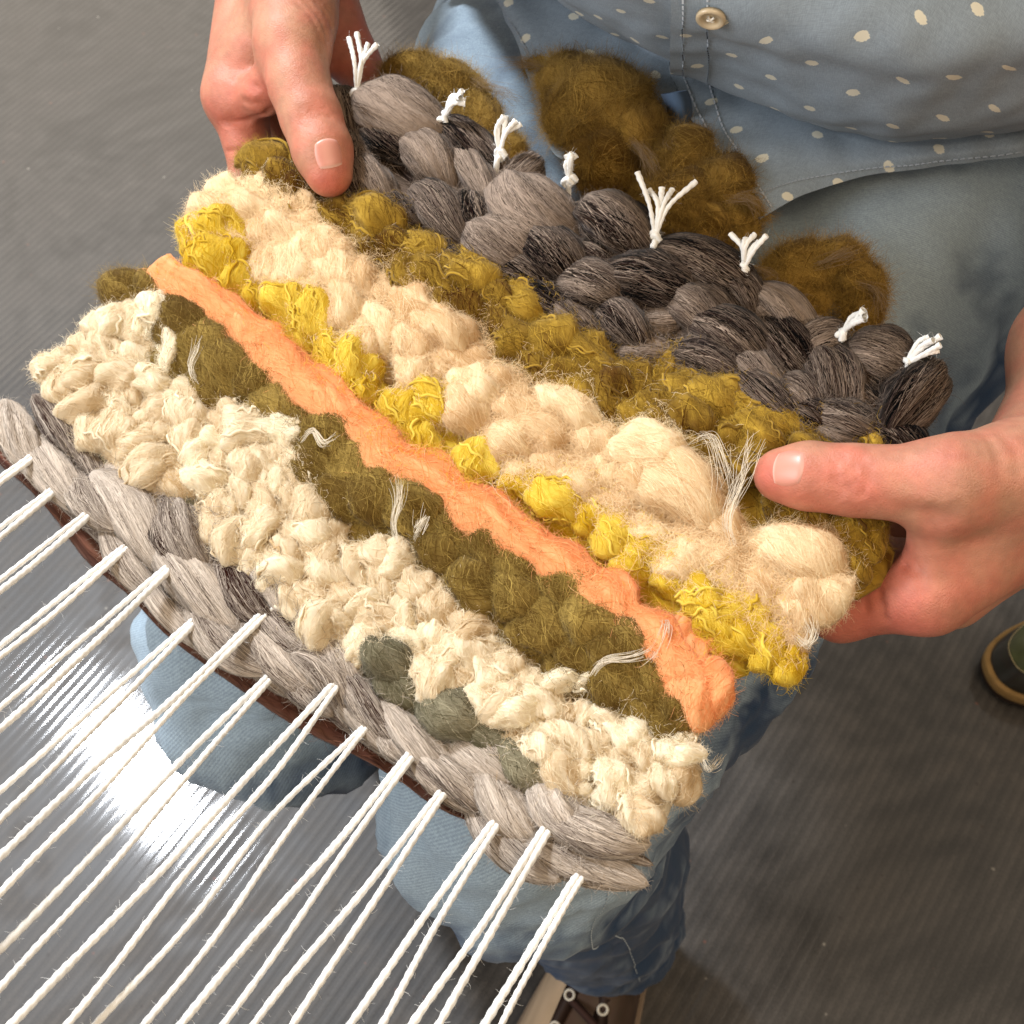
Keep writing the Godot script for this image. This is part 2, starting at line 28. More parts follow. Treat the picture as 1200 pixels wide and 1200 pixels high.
var GROOVE_B: Array = [PackedFloat32Array([-0.0874, 0.7213, -0.4255, 0.0, -0.0821, 0.7232, -0.4275, 0.0, 0.0007, 0.001]), PackedFloat32Array([-0.0821, 0.7232, -0.4275, 0.0, -0.0771, 0.7224, -0.4294, 0.0, 0.0007, 0.001]), PackedFloat32Array([-0.0866, 0.7205, -0.4234, 0.0, -0.081, 0.7223, -0.4254, 0.0, 0.0006, 0.001]), PackedFloat32Array([-0.081, 0.7223, -0.4254, 0.0, -0.075, 0.7208, -0.4272, 0.0, 0.0006, 0.001]), PackedFloat32Array([-0.0851, 0.72, -0.4209, 0.0, -0.0794, 0.7214, -0.4223, 0.0, 0.00045, 0.0009]), PackedFloat32Array([-0.0874, 0.7231, -0.4286, 0.0, -0.0798, 0.724, -0.4307, 0.0, 0.0004, 0.0009]), PackedFloat32Array([-0.1289, 0.6877, -0.4625, 0.0, -0.1178, 0.6894, -0.4611, 0.0, 0.0011, 0.0012]), PackedFloat32Array([-0.1178, 0.6894, -0.4611, 0.0, -0.1049, 0.7005, -0.4557, 0.0, 0.0011, 0.0012]), PackedFloat32Array([-0.1262, 0.6896, -0.462, 0.0, -0.112, 0.6983, -0.4562, 0.0, 0.0005, 0.001]), PackedFloat32Array([-0.1177, 0.7018, -0.4597, 0.0, -0.1091, 0.7038, -0.4551, 0.0, 0.0007, 0.0013]), PackedFloat32Array([-0.1091, 0.7038, -0.4551, 0.0, -0.1051, 0.6994, -0.4559, 0.0, 0.0007, 0.0013]), PackedFloat32Array([-0.1286, 0.6766, -0.4558, 0.0, -0.1216, 0.6797, -0.4533, 0.0, 0.0006, 0.001]), PackedFloat32Array([-0.1223, 0.7034, -0.4724, 0.0, -0.1102, 0.7104, -0.4581, 0.0, 0.0004, 0.0013]), PackedFloat32Array([-0.1102, 0.7104, -0.4581, 0.0, -0.1036, 0.7178, -0.4479, 0.0, 0.0004, 0.0013]), PackedFloat32Array([-0.0915, 0.7388, -0.4783, 0.0, -0.0842, 0.7355, -0.4715, 0.0, 0.0005, 0.0009]), PackedFloat32Array([-0.0842, 0.7355, -0.4715, 0.0, -0.0798, 0.7283, -0.4642, 0.0, 0.0005, 0.0009]), PackedFloat32Array([-0.0878, 0.738, -0.4795, 0.0, -0.0815, 0.7332, -0.4746, 0.0, 0.0005, 0.0009]), PackedFloat32Array([-0.0815, 0.7332, -0.4746, 0.0, -0.0782, 0.7268, -0.4684, 0.0, 0.0005, 0.0009]), PackedFloat32Array([-0.0839, 0.7363, -0.4818, 0.0, -0.0793, 0.7312, -0.4797, 0.0, 0.00045, 0.0009]), PackedFloat32Array([-0.0793, 0.7312, -0.4797, 0.0, -0.077, 0.7244, -0.4773, 0.0, 0.00045, 0.0009]), PackedFloat32Array([-0.0807, 0.734, -0.4839, 0.0, -0.077, 0.7275, -0.4825, 0.0, 0.00035, 0.0009])]
var BLUSH_B: Array = [[-0.0748, 0.7067, -0.403, 0.01, 0.8], [-0.1084, 0.709, -0.4565, 0.013, 0.65], [-0.1241, 0.6836, -0.4578, 0.018, 0.6], [-0.0797, 0.7227, -0.427, 0.01, 0.3], [-0.074, 0.6641, -0.5425, 0.03, 0.6], [-0.1274, 0.6991, -0.4676, 0.014, 0.3]]
var TRUNK: Array = [PackedFloat32Array([0.3529, 0.7265, -0.4838, 0.038, 0.28, 1.02, -0.46, 0.052]), PackedFloat32Array([0.2842, 0.7085, -0.3786, 0.033, 0.3529, 0.7265, -0.4838, 0.04]), PackedFloat32Array([-0.15, 0.8, -0.83, 0.038, -0.03, 1.02, -0.62, 0.052]), PackedFloat32Array([-0.1334, 0.7631, -0.7319, 0.031, -0.15, 0.8, -0.83, 0.04]), PackedFloat32Array([0.28, 1.02, -0.46, 0.055, 0.13, 1.04, -0.56, 0.07]), PackedFloat32Array([0.13, 1.04, -0.56, 0.07, -0.03, 1.02, -0.62, 0.055]), PackedFloat32Array([0.13, 1, -0.58, 0.095, 0.14, 0.6, -0.6, 0.095]), PackedFloat32Array([0.13, 1.05, -0.57, 0.06, 0.125, 1.16, -0.56, 0.055])]
var SLEEVES: Array = [[Vector3(0.28, 1.04, -0.46), Vector3(0.3092, 0.9026, -0.4695), Vector3(0.3629, 0.7265, -0.4838), Vector3(0.3117, 0.7157, -0.4207)], [Vector3(-0.03, 1.04, -0.62), Vector3(-0.078, 0.932, -0.704), Vector3(-0.15, 0.8, -0.83), Vector3(-0.1396, 0.7769, -0.7687)]]
var PANEL_L: Array = [[Vector3(0.0445, 0.93, -0.4414), Vector3(0.0613, 0.93, -0.4414), Vector3(0.0817, 0.93, -0.4414), Vector3(0.1058, 0.93, -0.4414), Vector3(0.1262, 0.93, -0.4414), Vector3(0.1491, 0.93, -0.4414), Vector3(0.1827, 0.93, -0.4414)], [Vector3(0.0522, 0.85, -0.4356), Vector3(0.072, 0.85, -0.4356), Vector3(0.096, 0.85, -0.4356), Vector3(0.1242, 0.85, -0.4356), Vector3(0.1482, 0.85, -0.4356), Vector3(0.1751, 0.85, -0.4356), Vector3(0.2146, 0.85, -0.4356)], [Vector3(0.0578, 0.785, -0.4194), Vector3(0.0793, 0.785, -0.4152), Vector3(0.1047, 0.785, -0.4071), Vector3(0.1342, 0.785, -0.3986), Vector3(0.1603, 0.785, -0.3996), Vector3(0.1902, 0.785, -0.4036), Vector3(0.2358, 0.785, -0.4133)], [Vector3(0.0623, 0.752, -0.437), Vector3(0.0853, 0.752, -0.4307), Vector3(0.1123, 0.752, -0.4184), Vector3(0.1433, 0.752, -0.4056), Vector3(0.1712, 0.752, -0.4072), Vector3(0.2036, 0.752, -0.4131), Vector3(0.2535, 0.752, -0.4278)], [Vector3(0.0667, 0.722, -0.4568), Vector3(0.0912, 0.722, -0.4486), Vector3(0.1196, 0.722, -0.4326), Vector3(0.1522, 0.722, -0.416), Vector3(0.182, 0.722, -0.418), Vector3(0.2166, 0.722, -0.4258), Vector3(0.2707, 0.722, -0.4448)], [Vector3(0.0704, 0.7, -0.4785), Vector3(0.0962, 0.7, -0.4699), Vector3(0.1262, 0.7, -0.453), Vector3(0.1606, 0.7, -0.4357), Vector3(0.192, 0.7, -0.4378), Vector3(0.2286, 0.7, -0.4459), Vector3(0.2856, 0.7, -0.4659)], [Vector3(0.0732, 0.686, -0.4998), Vector3(0.1001, 0.686, -0.4908), Vector3(0.1313, 0.686, -0.4732), Vector3(0.167, 0.686, -0.455), Vector3(0.1997, 0.686, -0.4573), Vector3(0.2378, 0.686, -0.4657), Vector3(0.2971, 0.686, -0.4866)], [Vector3(0.0833, 0.684, -0.4635), Vector3(0.1027, 0.684, -0.4624), Vector3(0.134, 0.684, -0.4613), Vector3(0.1676, 0.684, -0.4507), Vector3(0.2001, 0.684, -0.4523), Vector3(0.2389, 0.684, -0.4607), Vector3(0.3003, 0.684, -0.4808)], [Vector3(0.0951, 0.682, -0.436), Vector3(0.1097, 0.682, -0.4395), Vector3(0.1322, 0.682, -0.4439), Vector3(0.1649, 0.682, -0.4447), Vector3(0.1966, 0.682, -0.4477), Vector3(0.2377, 0.682, -0.456), Vector3(0.306, 0.682, -0.4774)], [Vector3(0.1074, 0.676, -0.4133), Vector3(0.1175, 0.676, -0.4212), Vector3(0.1318, 0.676, -0.4307), Vector3(0.1637, 0.676, -0.4426), Vector3(0.195, 0.676, -0.447), Vector3(0.2388, 0.676, -0.4553), Vector3(0.3147, 0.676, -0.4781)]]
var PANEL_R: Array = [[Vector3(-0.0289, 0.93, -0.4414), Vector3(-0.0048, 0.93, -0.4414), Vector3(0.012, 0.93, -0.4414), Vector3(0.0269, 0.93, -0.4414), Vector3(0.038, 0.93, -0.4414), Vector3(0.0481, 0.93, -0.4414)], [Vector3(-0.0339, 0.85, -0.4356), Vector3(-0.0056, 0.85, -0.4356), Vector3(0.0141, 0.85, -0.4356), Vector3(0.0316, 0.85, -0.4356), Vector3(0.0446, 0.85, -0.4356), Vector3(0.0565, 0.85, -0.4356)], [Vector3(-0.0401, 0.785, -0.4811), Vector3(-0.0065, 0.785, -0.4579), Vector3(0.0161, 0.785, -0.4451), Vector3(0.0356, 0.785, -0.434), Vector3(0.0498, 0.785, -0.4266), Vector3(0.0626, 0.785, -0.4216)], [Vector3(-0.0446, 0.752, -0.5336), Vector3(-0.0072, 0.752, -0.4966), Vector3(0.0175, 0.752, -0.4765), Vector3(0.0386, 0.752, -0.4594), Vector3(0.0538, 0.752, -0.448), Vector3(0.0676, 0.752, -0.4403)], [Vector3(-0.0488, 0.722, -0.5866), Vector3(-0.0078, 0.722, -0.5362), Vector3(0.019, 0.722, -0.5092), Vector3(0.0416, 0.722, -0.4864), Vector3(0.0578, 0.722, -0.4714), Vector3(0.0724, 0.722, -0.4613)], [Vector3(-0.0515, 0.7, -0.6145), Vector3(-0.0082, 0.7, -0.5616), Vector3(0.02, 0.7, -0.5334), Vector3(0.0438, 0.7, -0.5095), Vector3(0.061, 0.7, -0.4938), Vector3(0.0764, 0.7, -0.4832)], [Vector3(-0.0536, 0.686, -0.6418), Vector3(-0.0085, 0.686, -0.5865), Vector3(0.0208, 0.686, -0.557), Vector3(0.0456, 0.686, -0.5321), Vector3(0.0634, 0.686, -0.5157), Vector3(0.0795, 0.686, -0.5046)], [Vector3(-0.0574, 0.684, -0.6252), Vector3(-0.0119, 0.684, -0.5804), Vector3(0.0199, 0.684, -0.5505), Vector3(0.0455, 0.684, -0.5259), Vector3(0.0628, 0.684, -0.5096), Vector3(0.0785, 0.684, -0.4987)], [Vector3(-0.0373, 0.682, -0.6142), Vector3(-0.0078, 0.682, -0.5647), Vector3(0.0142, 0.682, -0.5235), Vector3(0.0328, 0.682, -0.4856), Vector3(0.0548, 0.682, -0.4856), Vector3(0.0786, 0.682, -0.4915)], [Vector3(-0.0176, 0.676, -0.6087), Vector3(-0.0038, 0.676, -0.5543), Vector3(0.0088, 0.676, -0.502), Vector3(0.0211, 0.676, -0.4519), Vector3(0.0475, 0.676, -0.4666), Vector3(0.0794, 0.676, -0.4887)]]
var CLUMPS: Array = [[Vector3(-0.0404, 0.65, -0.5278), [[-56, 668, -519, -41, 672, -516, 11, 3], [-35, 672, -512, -21, 672, -502, 11, 5], [-19, 668, -501, -15, 668, -476, 11, 4], [-10, 666, -475, 0, 664, -466, 10, 3]], "small tuft of brown fleece beside the hand at the finished corner", [[-24, 676, -509, -14, 680, -497, -4, 672, -502, 2, 668, -500]]], [Vector3(0.0371, 0.655, -0.4969), [[35, 684, -480, 44, 684, -469, 24, 4], [28, 680, -491, 24, 680, -503, 15, 5], [52, 680, -468, 56, 676, -461, 17, 3], [35, 676, -452, 48, 672, -451, 17, 1], [20, 676, -513, 10, 674, -518, 6, 5]], "largest fluffy ball of brown fleece, lying below the shirt hem", [[20, 684, -501, 8, 690, -499, -1, 684, -507, -7, 676, -512], [51, 690, -450, 59, 690, -437, 62, 682, -432]]], [Vector3(0.0869, 0.655, -0.4503), [[72, 678, -447, 82, 678, -445, 15, 3], [89, 676, -436, 94, 676, -425, 15, 4], [70, 674, -430, 78, 674, -420, 16, 2], [96, 672, -422, 99, 670, -416, 13, 4], [106, 670, -429, 106, 670, -424, 7, 5], [84, 672, -414, 89, 670, -411, 13, 3], [63, 670, -443, 65, 670, -432, 11, 1]], "lumpy brown fleece clump below the shirt placket", [[90, 690, -411, 101, 690, -412, 108, 682, -409], [75, 688, -439, 71, 688, -446, 78, 684, -455]]], [Vector3(0.1369, 0.65, -0.4017), [[114, 674, -383, 128, 676, -386, 12, 5], [130, 676, -386, 143, 676, -390, 10, 5], [139, 674, -382, 149, 672, -376, 12, 3], [149, 672, -374, 146, 668, -363, 8, 3], [119, 670, -376, 129, 670, -372, 8, 4], [145, 676, -392, 145, 676, -393, 5, 2]], "flat wispy tuft of brown fleece on the faded thigh", [[125, 686, -377, 135, 690, -379, 146, 684, -388], [140, 684, -370, 151, 680, -367, 153, 674, -358], [108, 686, -370, 101, 684, -376, 100, 676, -377]]]]


# ------------------------------------------------------------------ small helpers
class Acc:
	var v := PackedVector3Array()
	var n := PackedVector3Array()
	var c := PackedColorArray()
	var uv := PackedVector2Array()
	var ix := PackedInt32Array()

	func add(p: Vector3, nn: Vector3, cc: Color, u: Vector2) -> void:
		v.append(p)
		n.append(nn)
		c.append(cc)
		uv.append(u)

	# a grid of nu x nv points that starts at vertex s; wind is chosen so that its faces look along the normals
	func grid(s: int, nu: int, nv: int) -> void:
		var good := 0.0
		for k in 24:
			var i := (nu - 1) * (k + 1) / 26
			var j := (k * 7) % (nv - 1)
			var a := s + i * nv + j
			good += (v[a + nv] - v[a]).cross(v[a + 1] - v[a]).dot(n[a])
		for i in nu - 1:
			for j in nv - 1:
				var a := s + i * nv + j
				if good < 0.0:
					ix.append_array([a, a + nv, a + 1, a + 1, a + nv, a + nv + 1])
				else:
					ix.append_array([a, a + 1, a + nv, a + 1, a + nv + 1, a + nv])

	func smooth(from_v: int, from_i: int) -> void:
		for k in range(from_v, n.size()):
			n[k] = Vector3.ZERO
		for k in range(from_i, ix.size(), 3):
			var a := ix[k]
			var b := ix[k + 1]
			var d := ix[k + 2]
			var f := (v[d] - v[a]).cross(v[b] - v[a])
			n[a] += f
			n[b] += f
			n[d] += f
		for k in range(from_v, n.size()):
			n[k] = n[k].normalized()

	func mesh(mat: Material) -> ArrayMesh:
		var a := []
		a.resize(Mesh.ARRAY_MAX)
		a[Mesh.ARRAY_VERTEX] = v
		a[Mesh.ARRAY_NORMAL] = n
		a[Mesh.ARRAY_COLOR] = c
		a[Mesh.ARRAY_TEX_UV] = uv
		a[Mesh.ARRAY_INDEX] = ix
		var m := ArrayMesh.new()
		m.add_surface_from_arrays(Mesh.PRIMITIVE_TRIANGLES, a)
		m.surface_set_material(0, mat)
		return m


class Surf:
	var nt := 0
	var na := 0
	var p := PackedVector3Array()
	var n := PackedVector3Array()
	var span := 0.01
	var off := 0.0

	func at(t: float, a: float) -> Vector3:
		var x := clampf(t, 0.0, 1.0) * (nt - 1)
		var y := fposmod(a, TAU) / TAU * na
		var i := mini(int(x), nt - 2)
		var j := int(y) % na
		var fx := x - i
		var fy := y - int(y)
		var k := (j + 1) % na
		return p[i * na + j].lerp(p[i * na + k], fy).lerp(p[(i + 1) * na + j].lerp(p[(i + 1) * na + k], fy), fx)

	func nat(t: float, a: float) -> Vector3:
		var i := clampi(int(t * (nt - 1) + 0.5), 0, nt - 1)
		var j := int(fposmod(a, TAU) / TAU * na + 0.5) % na
		return n[i * na + j]


func numbered(called: String, parent: Node) -> String:
	var key := str(parent.get_instance_id()) + called
	used[key] = used.get(key, -1) + 1
	return called if used[key] == 0 else "%s_%03d" % [called, used[key]]


func put(called: String, m: Mesh, parent: Node, at := Vector3.ZERO) -> MeshInstance3D:
	var o := MeshInstance3D.new()
	o.mesh = m
	o.name = numbered(called, parent)
	o.position = at
	parent.add_child(o, true)
	return o


func base(called: String, parent: Node, at := Vector3.ZERO) -> Node3D:
	var o := Node3D.new()
	o.name = numbered(called, parent)
	o.position = at
	parent.add_child(o, true)
	return o


func tag(o: Node, label: String, category: String, group := "") -> void:
	o.set_meta("label", label)
	o.set_meta("category", category)
	if group:
		o.set_meta("group", group)


func srgb(r: int, g: int, b: int) -> Color:
	return Color(r / 255.0, g / 255.0, b / 255.0).srgb_to_linear()


func noise3(x: float, y: float, z: float) -> float:
	return nz.get_noise_3d(x, y, z)


func spline(c: PackedVector3Array, t: float) -> Vector3:
	var last := c.size() - 1
	var x := clampf(t, 0.0, 1.0) * last
	var i := mini(int(x), last - 1)
	var f := x - i
	var p1 := c[i]
	var p2 := c[i + 1]
	var p0 := c[i - 1] if i > 0 else p1 * 2.0 - p2
	var p3 := c[i + 2] if i + 2 <= last else p2 * 2.0 - p1
	return p1.cubic_interpolate(p2, p0, p3, f)


func lerp_list(c: PackedFloat32Array, t: float) -> float:
	var x := clampf(t, 0.0, 1.0) * (c.size() - 1)
	var i := mini(int(x), c.size() - 2)
	return lerpf(c[i], c[i + 1], smoothstep(0.0, 1.0, x - i))


# ------------------------------------------------------------------ materials
func plain(rough := 0.9, vertex := true) -> StandardMaterial3D:
	var m := StandardMaterial3D.new()
	m.vertex_color_use_as_albedo = vertex
	m.roughness = rough
	m.metallic_specular = 0.3
	return m


func wool_material(glow_through := 0.5) -> StandardMaterial3D:
	var m := plain(1.0)
	m.metallic_specular = 0.12
	m.backlight_enabled = true
	m.backlight = Color(glow_through, glow_through, glow_through)
	m.rim_enabled = true
	m.rim = 0.25
	m.rim_tint = 0.6
	return m


func image_texture(im: Image) -> ImageTexture:
	return ImageTexture.create_from_image(im)


# twill: fine diagonal ribs with slubs, 512 px for 0.06 m
func denim_material() -> StandardMaterial3D:
	var s := 512
	var im := Image.create(s, s, false, Image.FORMAT_RGB8)
	var bump := Image.create(s, s, false, Image.FORMAT_RGB8)
	for y in s:
		for x in s:
			var line := 0.5 + 0.5 * sin((x * 1.0 + y * 2.0) * TAU * 22.0 / s)
			var slub := noise3(x * 1.0, y * 17.0, 5.0) * 0.3 + noise3(x * 15.0, y * 2.5, 9.0) * 0.35 + (rng.randf() - 0.5) * 0.35
			var k := clampf(0.84 + 0.09 * line + 0.22 * slub, 0.0, 1.0)
			im.set_pixel(x, y, Color(k, k, lerpf(k, 1.0, 0.12)))
			var h := clampf(0.5 + 0.35 * (line - 0.5) + 0.3 * slub, 0.0, 1.0)
			bump.set_pixel(x, y, Color(h, h, h))
	var m := plain(0.92)
	m.albedo_texture = image_texture(im)
	bump.bump_map_to_normal_map(2.0)
	m.normal_enabled = true
	m.normal_texture = image_texture(bump)
	m.normal_scale = 0.5
	m.uv1_scale = Vector3(1.0 / 0.05, 1.0 / 0.05, 1.0)
	m.rim_enabled = true
	m.rim = 0.15
	return m


# chambray with printed off-white dots: one tile is 36 x 42 mm and holds two dots
func shirt_material(dots := true) -> StandardMaterial3D:
	var w := 720
	var h := 840
	var im := Image.create(w, h, false, Image.FORMAT_RGB8)
	for y in h:
		for x in w:
			var weft := noise3(x * 0.6, y * 25.0, 31.0)
			var warp := noise3(x * 25.0, y * 0.6, 77.0)
			var k := 0.84 + 0.10 * weft + 0.10 * warp + (rng.randf() - 0.5) * 0.10
			var base_color := Color(0.59 * k + 0.05, 0.65 * k + 0.05, 0.70 * k + 0.05)
			if dots:
				for d in [Vector2(180, 210), Vector2(540, 630)]:
					var r: float = Vector2(x, y).distance_to(d) + noise3(x * 2.0, y * 2.0, 3.0) * 7.0
					base_color = base_color.lerp(Color(0.86, 0.85, 0.78), 1.0 - smoothstep(50.0, 59.0, r))
			im.set_pixel(x, y, base_color)
	var m := plain(0.9, false)
	m.albedo_texture = image_texture(im)
	m.uv1_scale = Vector3(1.0 / 0.034, 1.0 / 0.038, 1.0)
	m.rim_enabled = true
	m.rim = 0.1
	return m


func floor_material() -> StandardMaterial3D:
	var s := 1024
	var im := Image.create(s, s, false, Image.FORMAT_RGB8)
	var ro := Image.create(s, s, false, Image.FORMAT_RGB8)
	for y in s:
		for x in s:
			var a := x * TAU / s
			var b := y * TAU / s
			# wraps round on a torus so that the sheet has no seam
			var big := noise3(cos(a) * 60.0 + sin(b) * 47.0, sin(a) * 60.0 + 11.0, cos(b) * 60.0)
			var mid := noise3(cos(a) * 260.0, sin(a) * 260.0 + cos(b) * 130.0, sin(b) * 260.0)
			var fine := rng.randf() - 0.5
			var dirt := smoothstep(0.15, 0.6, big + 0.5 * mid)
			var k := 0.235 + 0.045 * big + 0.05 * mid + 0.08 * fine
			var col := Color(k * 1.03, k * 0.975, k * 0.915).lerp(Color(k * 0.86, k * 0.79, k * 0.72), dirt * 0.4)
			im.set_pixel(x, y, col)
			var r := clampf(0.50 + 0.04 * mid + 0.05 * dirt + 0.04 * fine, 0.0, 1.0)
			ro.set_pixel(x, y, Color(r, r, r))
	for k in 260:
		var p := Vector2(rng.randi() % (s - 8) + 4, rng.randi() % (s - 8) + 4)
		var tint: Color = [Color(0.16, 0.13, 0.11), Color(0.16, 0.13, 0.11), Color(0.2, 0.15, 0.12), Color(0.48, 0.30, 0.24), Color(0.62, 0.60, 0.56)][rng.randi() % 5]
		var rad := 0.7 + rng.randf() * 1.6
		for dy in range(-3, 4):
			for dx in range(-4, 5):
				if Vector2(dx, dy * 1.3).length() < rad:
					im.set_pixel(int(p.x) + dx, int(p.y) + dy, im.get_pixel(int(p.x) + dx, int(p.y) + dy).lerp(tint, 0.75))
	var m := plain(1.0, true)
	m.clearcoat_enabled = true
	m.clearcoat = 0.7
	m.clearcoat_roughness = 0.07
	m.albedo_texture = image_texture(im)
	m.roughness_texture = image_texture(ro)
	m.roughness_texture_channel = BaseMaterial3D.TEXTURE_CHANNEL_RED
	m.uv1_scale = Vector3(1.0 / 0.8, 1.0 / 0.8, 1.0)
	m.metallic_specular = 0.5
	return m


func skin_material() -> StandardMaterial3D:
	var m := plain(0.5)
	m.metallic_specular = 0.4
	m.subsurf_scatter_enabled = true
	m.subsurf_scatter_strength = 0.06
	var s := 256
	var im := Image.create(s, s, false, Image.FORMAT_RGB8)
	for y in s:
		for x in s:
			var k := 0.5 + 0.3 * noise3(x * 16.0, y * 16.0, 2.0) + 0.25 * noise3(x * 5.0, y * 8.0, 8.0) + (rng.randf() - 0.5) * 0.2
			im.set_pixel(x, y, Color(k, k, k))
	im.bump_map_to_normal_map(2.0)
	m.normal_enabled = true
	m.normal_texture = image_texture(im)
	m.normal_scale = 0.8
	m.uv1_triplanar = true
	m.uv1_scale = Vector3(30, 30, 30)
	return m


# ------------------------------------------------------------------ wool
# a closed spindle along a curved spine, grooved lengthwise where strands part
func wool_surf(c: PackedVector3Array, up: Vector3, wide: float, high: float, blunt: float, groove: float, strands: float, knob: float, twist: float, nt: int, na: int) -> Surf:
	var s := Surf.new()
	s.nt = nt
	s.na = na
	s.p.resize(nt * na)
	s.n.resize(nt * na)
	var seed_at := rng.randf() * 900.0
	var mid := PackedVector3Array()
	mid.resize(nt)
	s.span = 0.0
	for i in nt:
		var t := float(i) / (nt - 1)
		var q := spline(c, t)
		var tan := (spline(c, minf(t + 0.02, 1.0)) - spline(c, maxf(t - 0.02, 0.0))).normalized()
		var side := tan.cross(up).normalized()
		var upp := side.cross(tan).normalized()
		var e := 2.0 * t - 1.0
		var r := pow(maxf(1.0 - e * e, 0.0), blunt)
		if i > 0:
			s.span += q.distance_to(mid[i - 1])
		mid[i] = q
		for j in na:
			var a := j * TAU / na
			var ca := cos(a)
			var sa := sin(a)
			var b := a + twist * t
			var g := noise3(cos(b) * strands * 30.0, sin(b) * strands * 30.0, t * 22.0 + seed_at) * groove
			g += noise3(ca * 34.0 + seed_at, sa * 34.0, t * 95.0) * knob + noise3(ca * 130.0 + seed_at, sa * 130.0, t * 240.0) * knob * 0.28
			var rr := r * (1.0 + g)
			s.p[i * na + j] = q + side * (ca * wide * rr) + upp * (sa * high * rr)
	for i in nt:
		for j in na:
			var i0 := maxi(i - 1, 0)
			var i1 := mini(i + 1, nt - 1)
			var d1 := s.p[i1 * na + j] - s.p[i0 * na + j]
			var d2 := s.p[i * na + (j + 1) % na] - s.p[i * na + (j + na - 1) % na]
			var nn := d1.cross(d2)
			var out := s.p[i * na + j] - mid[i]
			if nn.length_squared() < 1e-16:
				nn = (mid[i] - mid[clampi(i + (1 if i == 0 else -1), 0, nt - 1)])
			nn = nn.normalized()
			s.n[i * na + j] = nn if nn.dot(out) >= -1e-9 else -nn
	return s


# lighter and darker strands that run along the lump
func tone_at(s: Surf, t: float, a: float) -> float:
	return noise3(cos(a) * 110.0 + s.off, sin(a) * 110.0, t * 40.0) + 0.5 * noise3(cos(a) * 330.0, sin(a) * 330.0 + s.off, t * 60.0)


func skin_of(acc: Acc, s: Surf, dark: Color, light: Color, tone: float, streak: float) -> void:
	var start := acc.v.size()
	s.off = rng.randf() * 700.0
	for i in s.nt:
		for j in s.na + 1:
			var k := i * s.na + j % s.na
			var a := j * TAU / s.na
			var t := float(i) / (s.nt - 1)
			var w := tone_at(s, t, a) * streak
			acc.add(s.p[k], s.n[k], dark.lerp(light, clampf(tone + w, 0.0, 1.0)), Vector2(t, a))
	acc.grid(start, s.nt, s.na + 1)


# one fibre: a ribbon a fraction of a millimetre wide that lies along the surface
func fibre(acc: Acc, s: Surf, t: float, a: float, dt: float, da: float, low: float, high: float, width: float, wave: float, waves: float, col: Color, segs: int) -> void:
	var start := acc.v.size()
	var ph := rng.randf() * TAU
	var pts := PackedVector3Array()
	var nor := PackedVector3Array()
	for k in segs + 1:
		var f := float(k) / segs
		var tt := t + dt * f
		var aa := a + da * f
		var nn := s.nat(tt, aa)
		pts.append(s.at(tt, aa) + nn * lerpf(low, high, f * f))
		nor.append(nn)
	for k in segs + 1:
		var f := float(k) / segs
		var d := (pts[mini(k + 1, segs)] - pts[maxi(k - 1, 0)])
		var side := d.cross(nor[k]).normalized()
		var w := width * (1.0 - 0.75 * absf(2.0 * f - 1.0))
		var p := pts[k] + side * (sin(ph + f * waves * TAU) * wave)
		acc.add(p - side * w, nor[k], col, Vector2.ZERO)
		acc.add(p + side * w, nor[k], col, Vector2.ONE)
	for k in segs:
		var q := start + 2 * k
		acc.ix.append_array([q, q + 2, q + 1, q + 1, q + 2, q + 3])


# a flyaway hair that leaves the surface
func flyaway(acc: Acc, p: Vector3, nn: Vector3, length: float, width: float, col: Color, rise := 0.5) -> void:
	var start := acc.v.size()
	var r1 := Vector3(rng.randfn(), rng.randfn(), rng.randfn()).normalized()
	var r2 := Vector3(rng.randfn(), rng.randfn(), rng.randfn()).normalized()
	var dir := (nn * rise + r1 * 0.9).normalized()
	var q := p
	nn = (nn * 0.4 + Vector3.UP * 0.8).normalized()  # a free hair is lit from all round
	for k in 5:
		var f := k / 4.0
		var side := dir.cross(nn + r2 * 0.3).normalized()
		var w := width * (1.0 - 0.7 * f)
		acc.add(q - side * w, nn, col, Vector2.ZERO)
		acc.add(q + side * w, nn, col, Vector2.ONE)
		dir = (dir + r2 * 0.55 + nn * -0.08).normalized()
		q += dir * (length / 4.0)
	for k in 4:
		var i := start + 2 * k
		acc.ix.append_array([i, i + 2, i + 1, i + 1, i + 2, i + 3])


# a crimped lock: a thin round strand that waves along the surface
func crimp(acc: Acc, s: Surf, t: float, a: float, dt: float, da: float, r: float, lift: float, wave: float, waves: float, col: Color, segs: int) -> void:
	var start := acc.v.size()
	var ph := rng.randf() * TAU
	var pts := PackedVector3Array()
	var nor := PackedVector3Array()
	for k in segs + 1:
		var f := float(k) / segs
		var tt := t + dt * f
		var aa := a + da * f
		var nn := s.nat(tt, aa)
		pts.append(s.at(tt, aa) + nn * (lift + wave * 0.7 * cos(ph * 1.7 + f * waves * TAU)))
		nor.append(nn)
	for k in segs + 1:
		var f := float(k) / segs
		var d := (pts[mini(k + 1, segs)] - pts[maxi(k - 1, 0)]).normalized()
		var side := d.cross(nor[k]).normalized()
		var p := pts[k] + side * (sin(ph + f * waves * TAU) * wave)
		var w := r * (1.0 - 0.7 * pow(absf(2.0 * f - 1.0), 3.0))
		for j in 6:
			var b := j * TAU / 5.0
			var o := side * cos(b) + nor[k] * sin(b)
			acc.add(p + o * w, o, col, Vector2.ZERO)
	acc.grid(start, segs + 1, 6)


